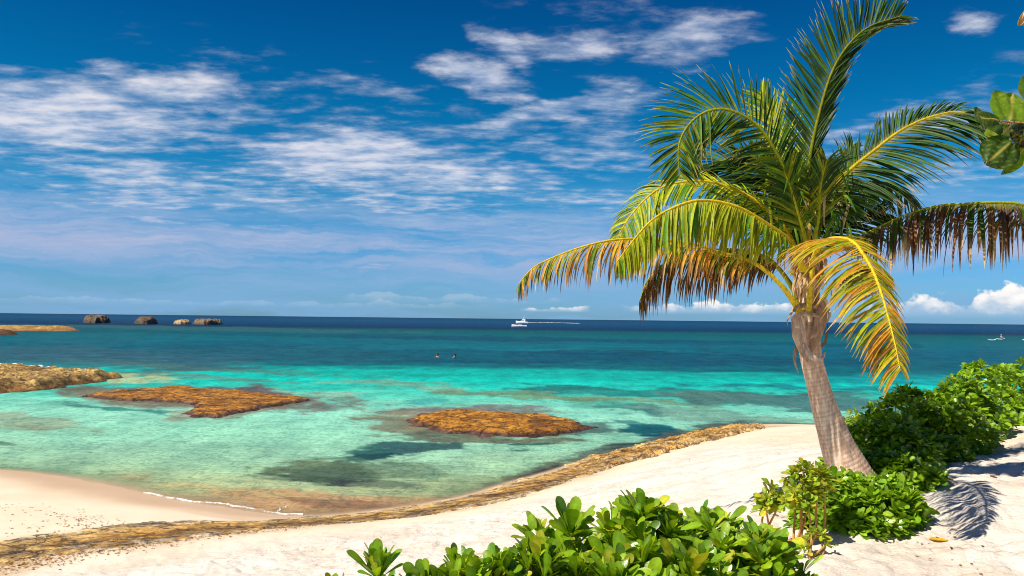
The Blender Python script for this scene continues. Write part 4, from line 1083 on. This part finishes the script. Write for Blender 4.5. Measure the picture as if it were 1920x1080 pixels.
shrub('small round shrub at the bottom right end of the foreground row', [mnd(1450,3.5,1045,.12,.2), mnd(1515,3.6,1080,.07,.16)], 110, .10, PAL_F, 203, nleaf=13, upbias=.7, nl=8, wr=.38)
shrub('bright green shrub growing round the foot of the palm trunk', [mnd(1575,6.4,895,.28,.26), mnd(1650,6.5,900,.28,.26), mnd(1530,6.5,895,.14,.2), mnd(1630,6.15,930,.26,.2), mnd(1690,6.3,930,.16,.16)],
      330, .11, PAL_B, 204, nleaf=13, nl=5, wr=.46)
shrub('yellow green leggy shrub with bare orange stems beside the palm foot', [mnd(1500,5.85,885,.17,.12), mnd(1440,5.9,915,.08,.08), mnd(1540,5.95,890,.10,.1)], 62, .09, PAL_Y, 205, nleaf=12, stems=10, stem_col=(0.62, 0.30, 0.09), nl=5, czmin=.55, wr=.45)
shrub('tiny yellow green seedling on the sand below the leggy shrub', [mnd(1525,5.55,1000,.10,.08)], 14, .07, PAL_Y, 206, nleaf=9, stems=6, stem_col=(0.5, 0.3, 0.1), nl=5)
shrub('dark green shrub right behind the palm trunk, between it and the hedge', [mnd(1640,7.8,850,.35,.35), mnd(1615,8.6,800,.35,.4), mnd(1700,7.4,872,.28,.28), mnd(1680,8.4,790,.4,.4)],
      360, .12, PAL_H, 207, nleaf=12, nl=5, wr=.46)
shrub('tall dark dense hedge shrub in the middle of the green bank under the palm frond', [mnd(1700,9.6,738,.6,.6), mnd(1760,9.6,745,.55,.5), mnd(1660,10.2,775,.5,.5), mnd(1790,10.6,718,.6,.6), mnd(1735,8.8,815,.40,.35)],
      640, .125, PAL_H, 208, nleaf=12, nl=4, wr=.48)
shrub('bright sunlit hedge shrub at the right edge, highest part of the green bank', [mnd(1830,12.0,690,.65,.6), mnd(1900,12.8,690,.8,.6), mnd(1850,11.2,735,.5,.45), mnd(1990,13.2,690,.9,.7), mnd(1800,10.6,765,.35,.3)],
      760, .125, PAL_B, 209, nleaf=12, nl=4, wr=.48)
shrub('small yellowish shrub peeping out behind the hedge beside the trunk', [mnd(1600,11.5,775,.28,.3)], 50, .10, PAL_Y, 210, nleaf=10, nl=4)

# ------------------------------------------------------------------ sea grape at the upper right
gtb = P(2330, 900, 3.6)
grape = empty('sea_grape_tree', (gtb[0], gtb[1], ground_z(gtb[0], gtb[1]) - .02), 'sea grape with large round veined leaves hanging in at the upper right edge', 'tree')
v, f = tube(catmull([(gtb[0], gtb[1], ground_z(gtb[0], gtb[1]) - .05), P(2340, 600, 3.6), P(2300, 320, 3.5), P(2260, 150, 3.4)], 24), np.linspace(.06, .025, 24), 10)
mesh_obj('trunk', v, f, M_WOOD, grape, attrs={'tone': np.repeat(np.array((0.34, 0.26, 0.2))[None], len(v), 0)})
def branch(a, b_, c_, r0, r1):
    v, f = tube(catmull([a, b_, c_], 14), np.linspace(r0, r1, 14), 8)
    mesh_obj('branch', v, f, M_STEM, grape, attrs={'tone': np.repeat(np.array((0.42, 0.20, 0.09))[None], len(v), 0)})
branch(P(2300, 320, 3.5), P(2080, 270, 3.35), P(1912, 231, 3.2), .018, .007)
branch(P(1912, 231, 3.2), P(1890, 229, 3.2), P(1872, 227, 3.17), .006, .003)
branch(P(1990, 250, 3.3), P(1935, 262, 3.2), P(1908, 268, 3.15), .008, .004)
def grape_leaf(base, tip, width, n_hint, tone, fold=.25, under=None, label=None):
    base, tip = P(*base), P(*tip); T = tip - base; L = np.linalg.norm(T); T = T / L
    nh = np.array(n_hint, float); N = norm(nh - T * np.dot(nh, T)); S = np.cross(T, N)
    nr_, nc = 15, 17
    V, C = [], []
    Wd = width / F_PX * 3.2 / 2
    for i in range(nr_):
        u = i / (nr_ - 1)
        hw = Wd * (max(1 - abs(2 * u - .92) ** 2.4, 0) ** .5 if u < .98 else .06)
        if u == 0: hw = Wd * .35
        for j in range(nc):
            s_ = -1 + 2 * j / (nc - 1)
            lob = -.12 * L * (1 - u) ** 3 * abs(s_)
            p = base + T * (u * L + lob) + S * s_ * hw + N * (fold * abs(s_) * hw * .8 - .12 * L * u * u + .006 * math.sin(s_ * 9 + u * 7))
            V.append(p)
            vein = max(math.exp(-(s_ * hw / .0022) ** 2), *[math.exp(-((u * L + lob - (uk * L + abs(s_) * hw * .75)) / .003) ** 2) * .45 for uk in (.05, .28, .5, .7)]) if abs(s_) > .05 else 1.0
            vein = min(vein, 1)
            C.append(np.array(tone) * (1 - vein) + np.array((0.42, 0.36, 0.10)) * vein)
    o = mesh_obj('leaf', np.array(V), grid_faces(nr_, nc), M_GRAPE, grape, attrs={'tone': np.array(C)})
    v, f = tube(catmull([base - T * .03, base], 4), np.linspace(.0035, .003, 4), 6)
    mesh_obj('stalk', v, f, M_STEM, o, attrs={'tone': np.repeat(np.array((0.45, 0.22, 0.08))[None], len(v), 0)})
G1 = (0.035, 0.085, 0.012); G2 = (0.14, 0.25, 0.015); G3 = (0.02, 0.04, 0.012)  # G1: backlit shade put into the leaf colour
grape_leaf((1893,226,3.22), (1905,170,3.3), 90, (0, -1, .2), G2, .1)
grape_leaf((1893,236,3.22), (1868,262,3.3), 70, (0, -1, -.1), G2, .1)
grape_leaf((1874,228,3.16), (1835,212,3.12), 72, (.2, -.8, .6), G1, -.2)
grape_leaf((1897,266,3.12), (1855,300,3.05), 68, (0, -1, .4), G1, -.2)
grape_leaf((1930,262,3.15), (1889,325,3.1), 30, (.5, -.6, .3), G2, .5)
grape_leaf((1925,240,3.1), (1912,275,3.1), 60, (.1, -1, .2), G3, .2)
grape_leaf((1925,262,3.1), (1900,240,3.05), 34, (.2, -.6, .6), G3, .2)
grape_leaf((1945,190,3.2), (1960,140,3.2), 90, (0, -1, .2), G2, .2)
grape_leaf((1975,270,3.2), (1960,330,3.15), 84, (0, -1, .2), G1, .2)
grape_leaf((2020,250,3.3), (2030,190,3.3), 90, (0, -1, .2), G2, .2)
grape_leaf((2120,280,3.4), (2110,340,3.4), 90, (0, -1, .2), G1, .2)
grape_leaf((2180,270,3.4), (2200,200,3.4), 90, (0, -1, .2), G2, .2)
_r = np.random.default_rng(77)
for _k in range(46):
    bx_, by_, bd_ = _r.uniform(2090, 2480), _r.uniform(20, 330), _r.uniform(2.9, 4.2)
    a_ = _r.uniform(0, 6.28)
    grape_leaf((bx_, by_, bd_), (bx_ + 62 * math.cos(a_), by_ + 62 * math.sin(a_), bd_ + _r.uniform(-.15, .15)), 84, (_r.uniform(-.5, .5), -1, _r.uniform(-.3, .8)), [G1, G2][_k % 2], .15)
for _k in range(9):
    a_ = _r.uniform(0, 6.28); q_ = P(2290 + 150 * math.cos(a_), 190 + 110 * math.sin(a_), 3.5 + _r.uniform(-.4, .4))
    branch(P(2285, 260, 3.48), (P(2285, 230, 3.48) + q_) / 2, q_, .014, .004)
grape_leaf((1935,20,3.2), (1911,46,3.2), 22, (.2, -1, .2), (0.72, 0.42, 0.26), .3, label=None)
branch(P(2260, 150, 3.4), P(2080, 40, 3.3), P(1938, 18, 3.2), .014, .004)

# ------------------------------------------------------------------ fallen leaves
M_DRY = leaf_mat('dry_leaf', .2, .6, .15)
def fallen(px, py, L, wd, col, ang, label, curlz=.25):
    p0 = PZ(px, py, 2.45); p0 = PZ(px, py, ground_z(p0[0], p0[1]))
    z = ground_z(p0[0], p0[1])
    t_, w_ = leaf_template('ovate', 8)
    V, C = [], []
    for i, u in enumerate(t_):
        for s_ in (-1, -.5, 0, .5, 1):
            x = (u - .5) * L; y = s_ * w_[i] * wd; zz_ = .012 + curlz * L * (.6 * s_ * s_ * w_[i] + (u - .5) ** 2 * .5)
            V.append((x * math.cos(ang) - y * math.sin(ang), x * math.sin(ang) + y * math.cos(ang), zz_)); C.append(np.array(col) * rng.uniform(.85, 1.1))
    o = mesh_obj('fallen_leaf', np.array(V), grid_faces(len(t_), 5), M_DRY, attrs={'tone': np.array(C)})
    o.location = (p0[0], p0[1], z)
    return tag(o, label, 'leaf')
fallen(1760,1012,.13,.10,(0.75,0.42,0.03),-.2,'yellow orange fallen leaf on the sand below the frond shadow')
fallen(1592,981,.15,.15,(0.55,0.16,0.04),.3,'rusty red fallen leaf on the sand at the edge of the palm foot shrub',.5)
fallen(1862,840,.12,.06,(0.60,0.40,0.10),.1,'tan fallen leaf on the sand between the hedge and the long frond shadow')
fallen(1781,897,.06,.05,(0.72,0.50,0.05),.5,'small yellow fallen leaf right of the hedge end, above the frond shadow')
fallen(1862,893,.07,.05,(0.45,0.20,0.08),.2,'small brown fallen leaf on the sand below the long frond shadow')
fallen(1878,828,.07,.05,(0.35,0.16,0.08),.2,'small dark brown fallen leaf on the sand nearest the right end of the hedge')

# ------------------------------------------------------------------ boats, paddlers, swimmers
M_WHITE = simple_mat('white_gelcoat', (0.82, 0.83, 0.83), .3, .5, .03)
M_GLASSD = simple_mat('dark_window', (0.03, 0.04, 0.05), .15, .6, .05)
M_BLUE = simple_mat('blue_vinyl', (0.02, 0.22, 0.55), .5, .4, .05)
M_SKIN = simple_mat('skin', (0.45, 0.25, 0.17), .55, .4, .08)
M_HAIR = simple_mat('hair', (0.03, 0.02, 0.015), .6, .3, .1)
M_CLOTH = simple_mat('pale_cloth', (0.62, 0.55, 0.58), .8, .2, .1)
M_TEAL = simple_mat('grey_trim', (0.25, 0.3, 0.33), .5, .4, .1)
def xf(V, loc, yaw):
    c, s = math.cos(yaw), math.sin(yaw); V = np.asarray(V, float)
    return np.c_[V[:, 0] * c - V[:, 1] * s, V[:, 0] * s + V[:, 1] * c, V[:, 2]] + np.asarray(loc)
def hull_mesh(L, B, H, sheer=.35, bow=.55, n=22, mdepth=.25):
    """bow points to +x"""
    V = []
    for i in range(n):
        u = i / (n - 1); x = -L / 2 + L * u
        b = B / 2 * (.86 + .14 * math.sin(u * 2)) * (1 - max(0, (u - (1 - bow)) / bow) ** 2.2)
        top = H + sheer * u ** 2.2; k = -mdepth * (1 - max(0, (u - .8) / .2) ** 2)
        xs = x + (top * .35) * u ** 4
        for j, (yy, zz_) in enumerate([(0, k), (.62, k * .3 + .02), (.92, top * .45), (1.0, top), (.93, top + .03), (.88, top - .02), (0, top - .04)]):
            V.append(((xs if zz_ > 0 else x), b * yy, zz_))
    h = np.array(V).reshape(n, 7, 3); o = h.copy()[:, ::-1]; o[..., 1] *= -1
    full = np.concatenate([h, o[:, 1:-1]], 1); m_ = full.shape[1]
    F = grid_faces(n, m_, wrap=True).tolist()
    F.append(list(range(m_))); F.append([(n - 1) * m_ + j for j in range(m_)][::-1])
    return full.reshape(-1, 3), F
def prism(profile_xz, y0, y1, inset=.0):
    p = np.array(profile_xz, float); n = len(p); c = p.mean(0)
    p2 = p
    V = [(a, y0 + inset * 0, b) for a, b in p] + [(a, y1, b) for a, b in p2]
    F = [list(range(n))[::-1], [n + i for i in range(n)]] + [[i, (i + 1) % n, n + (i + 1) % n, n + i] for i in range(n)]
    return np.array(V), F
def part(name, V, F, mat, root, yaw, smooth=False):
    return mesh_obj(name, xf(V, root.location, yaw), F, mat, root, smooth=smooth)
def boat_loc(px, py):
    q = PZ(px, py, 0); return (q[0], q[1], 0.0)
# motor yacht under way
YL = boat_loc(979, 606.6)
yacht = empty('motor_yacht', YL, 'white sport yacht with flybridge and tower, heading left and trailing a long wake', 'boat')
yw = math.pi - .25; sc = YL[1] / F_PX   # metres per photo pixel there
Ly = 22 * sc
v, f = hull_mesh(Ly, Ly * .3, Ly * .10, Ly * .06); v = v * np.array((1, 1, 1.45)); part('hull', v, f, M_WHITE, yacht, yw, True)
v, f = prism([(-Ly*.30, Ly*.09), (Ly*.22, Ly*.11), (Ly*.10, Ly*.19), (-Ly*.28, Ly*.20)], -Ly*.10, Ly*.10); v = v * np.array((1, 1, 1.45)); part('cabin', v, f, M_WHITE, yacht, yw)
v, f = prism([(-Ly*.20, Ly*.135), (Ly*.165, Ly*.142), (Ly*.12, Ly*.175), (-Ly*.20, Ly*.175)], -Ly*.105, Ly*.105); v = v * np.array((1, 1, 1.45)); part('cabin_window', v, f, M_GLASSD, yacht, yw)
v, f = prism([(-Ly*.30, Ly*.20), (Ly*.02, Ly*.20), (-Ly*.03, Ly*.26), (-Ly*.28, Ly*.26)], -Ly*.09, Ly*.09); v = v * np.array((1, 1, 1.45)); part('flybridge', v, f, M_WHITE, yacht, yw)
v, f = prism([(-Ly*.27, Ly*.37), (-Ly*.08, Ly*.37), (-Ly*.08, Ly*.385), (-Ly*.27, Ly*.385)], -Ly*.08, Ly*.08); v = v * np.array((1, 1, 1.45)); part('tower_roof', v, f, M_WHITE, yacht, yw)
for sx, sy in ((-.25, -.07), (-.25, .07), (-.10, -.07), (-.10, .07)):
    v, f = tube([(Ly*sx, Ly*sy, Ly*.25), (Ly*(sx*.9-.01), Ly*sy*.8, Ly*.375)], Ly*.008, 6); v = v * np.array((1, 1, 1.45)); part('tower_post', v, f.tolist(), M_WHITE, yacht, yw)
v, f = tube([(-Ly*.18, 0, Ly*.38), (-Ly*.20, 0, Ly*.50)], Ly*.006, 6); v = v * np.array((1, 1, 1.45)); part('antenna', v, f.tolist(), M_WHITE, yacht, yw)
foam_strip('wake_foam', [(986,605.4),(1000,605.2),(1020,605.1),(1040,605.4),(1060,605.8),(1086,606.6)], 3.5, .1, seed=19, lift=.25)
# low open boat
BL = boat_loc(974, 613.4); sc = BL[1] / F_PX
skiff = empty('motor_boat', BL, 'low white open motor boat lying in front of the yacht', 'boat')
Lb = 26 * sc; yb = math.pi + .05
v, f = hull_mesh(Lb, Lb * .26, Lb * .13, Lb * .07, mdepth=.2); part('hull', v, f, M_WHITE, skiff, yb, True)
v, f = prism([(-Lb*.18, Lb*.13), (Lb*.10, Lb*.13), (Lb*.04, Lb*.21), (-Lb*.14, Lb*.21)], -Lb*.06, Lb*.06); part('console', v, f, M_WHITE, skiff, yb)
v, f = prism([(-Lb*.20, Lb*.225), (Lb*.06, Lb*.225), (Lb*.06, Lb*.24), (-Lb*.20, Lb*.24)], -Lb*.09, Lb*.09); part('sunshade', v, f, simple_mat('tan_canvas', (.6, .42, .3), .8), skiff, yb)
v, f = prism([(-Lb*.52, Lb*.02), (-Lb*.46, Lb*.02), (-Lb*.46, Lb*.17), (-Lb*.52, Lb*.17)], -Lb*.03, Lb*.03); part('outboard_motor', v, f, M_TEAL, skiff, yb)

def skin_body(name, joints, edges, radii, mat, parent, loc, yaw, sub=2):
    me = bpy.data.meshes.new(name)
    me.from_pydata(joints, edges, []); o = bpy.data.objects.new(name, me); scene.collection.objects.link(o)
    sm = o.modifiers.new('skin', 'SKIN'); sm.use_smooth_shade = True
    sv_ = me.skin_vertices[0].data if me.skin_vertices else None
    if sv_ is None:
        bpy.context.view_layer.objects.active = o
    for i, r_ in enumerate(radii): me.skin_vertices[0].data[i].radius = (r_, r_)
    me.skin_vertices[0].data[0].use_root = True
    ss = o.modifiers.new('sub', 'SUBSURF'); ss.levels = sub; ss.render_levels = sub
    me.materials.append(mat)
    if parent: o.parent = parent
    else: o.location = loc
    o.rotation_euler = (0, 0, yaw)
    return o
def ico(c, r, sq=(1, 1, 1), seg=16, rings=10, zmin=-1.0):
    V = []; 
    for i in range(rings + 1):
        th = math.pi * i / rings
        for j in range(seg):
            a = 2 * math.pi * j / seg
            V.append((c[0] + r * sq[0] * math.sin(th) * math.cos(a), c[1] + r * sq[1] * math.sin(th) * math.sin(a), c[2] + max(r * sq[2] * math.cos(th), r * zmin)))
    return np.array(V), grid_faces(rings + 1, seg, wrap=True)[:, ::-1]
def swimmer(px, py, label, yaw, hairmat, shoulders):
    q = PZ(px, py, 0)
    J = [(0, 0, -.35), (0, 0, -.05), (0, 0, .06), (0, .015, .14), (0, .03, .24), (0, .03, .30), (-.17, 0, -.04 + shoulders), (.17, 0, -.04 + shoulders), (-.30, .18, -.12), (.30, .18, -.12), (-.22, .42, -.05), (.24, .40, -.05), (0, -.06, -.8), (0, .11, .2)]
    E = [(0, 1), (1, 2), (2, 3), (3, 4), (4, 5), (1, 6), (1, 7), (6, 8), (7, 9), (8, 10), (9, 11), (0, 12), (4, 13)]
    Rr = [.14, .13, .06, .075, .09, .06, .07, .07, .045, .045, .035, .035, .12, .015]
    o = skin_body('person', J, E, Rr, M_SKIN, None, (q[0], q[1], 0.02), yaw)
    v, f = ico((0, .0, .25), .115, (1, 1.1, 1)); v = v[:]
    h = mesh_obj('hair', v + np.array([0, -.018, .02]), f, hairmat, None); h.parent = o
    return tag(o, label, 'person', None)
swimmer(820, 669.5, 'dark haired swimmer showing only head and shoulders above the teal water, the left one', 2.6, M_HAIR, 0)
swimmer(853, 670.3, 'swimmer with bare tan shoulders above the teal water, the right one', 1.2, M_HAIR, .09)

def board(px, py, lpx, label, yaw, name='kayak', cat='kayak', H=.32):
    q = PZ(px, py, 0); sc = q[1] / F_PX; L = lpx * sc
    root = empty(name, (q[0], q[1], 0), label, cat)
    n = 20; V = []
    for i in range(n):
        u = i / (n - 1); x = (u - .5) * L; b = .38 * math.sin(math.pi * min(max(u, .02), .98)) ** .6; up = .22 * abs(2 * u - 1) ** 3
        for yy, zz_ in [(0, -.05), (.8, -.02), (1, .12), (.85, H * .6), (.35, H * .62), (0, H * .5)]: V.append((x, b * yy, zz_ + up))
    h = np.array(V).reshape(n, 6, 3); o = h.copy()[:, ::-1]; o[..., 1] *= -1
    full = np.concatenate([h, o[:, 1:-1]], 1); m_ = full.shape[1]
    F = grid_faces(n, m_, wrap=True).tolist(); F.append(list(range(m_))); F.append([(n - 1) * m_ + j for j in range(m_)][::-1])
    part('hull', full.reshape(-1, 3), F, M_WHITE, root, yaw, True)
    v, f = ico((0, 0, H * .62), .3, (1.5, .8, .16)); part('cockpit', v, f, M_TEAL, root, yaw, True)
    return root, sc
k1, sc1 = board(1876, 636.8, 16, 'white kayak carrying the paddler, nearest the right edge but one', .05)
board(1860, 638.4, 16, 'empty looking white kayak lying just left of the paddler', .1)
board(1925, 638.6, 14, 'white kayak cut by the right edge of the photo', -.3)
# seated paddler, knees bent, hands on a paddle
s = 1.15
J = [(0, 0, .30), (0, 0, .52), (0, 0, .76), (0, 0, .86), (0, 0, .96), (0, 0, 1.06), (-.18, 0, .74), (.18, 0, .74), (-.26, .14, .52), (.26, .14, .56), (-.22, .38, .56), (.20, .38, .66),
     (-.10, .28, .42), (.10, .28, .42), (-.10, .62, .28), (.10, .62, .28), (0, .09, .95)]
E = [(0, 1), (1, 2), (2, 3), (3, 4), (4, 5), (2, 6), (2, 7), (6, 8), (7, 9), (8, 10), (9, 11), (0, 12), (0, 13), (12, 14), (13, 15), (4, 16)]
Rr = [.15, .14, .11, .055, .085, .05, .06, .06, .045, .045, .035, .035, .085, .085, .05, .05, .014]
pl_ = skin_body('person', [tuple(np.array(j) * s) for j in J], E, [r_ * s for r_ in Rr], M_SKIN, None, tuple(np.array(k1.location) + [0.15, -.05, .02]), -2.4)
tag(pl_, 'paddler in a pale top sitting upright on the white kayak far out at the right', 'person')
v, f = ico((0, 0, .62 * s), .185 * s, (1.1, .85, 1.25)); h = mesh_obj('shirt', v, f, M_CLOTH); h.parent = pl_
v, f = ico((0, -.01, 1.04 * s), .10 * s, (1, 1.1, .9)); h = mesh_obj('cap', v, f, M_WHITE); h.parent = pl_
pk = Bag(); v, f = tube([(-1.0, .42, .35), (1.0, .42, 1.0)], .018, 6); pk.add(v, f)
for e in (-1, 1):
    v, f = ico((e * 1.1, .42, .675 + e * .36), .2, (1, .12, .5)); pk.add(v, f)
pdl = pk.build('paddle', M_TEAL); pdl.location = tuple(pl_.location); pdl.rotation_euler = (0, 0, -2.4)
tag(pdl, 'thin double paddle held across by the paddler on the kayak', 'paddle')

# white and blue beach float at the right edge
q = PZ(1926, 796, 2.62); gq = ground_z(q[0], q[1])
flo = empty('beach_float', (q[0], q[1], gq), 'rounded white and blue beach float lying on the sand, cut by the right edge', 'float')
v, f = ico((0, 0, .07), .17, (1.3, 1.0, .42)); mesh_obj('body', v + np.array(flo.location), f, M_WHITE, flo)
v, f = ico((.03, 0, .125), .13, (1.3, 1.0, .32)); mesh_obj('cover', v + np.array(flo.location), f, M_BLUE, flo)
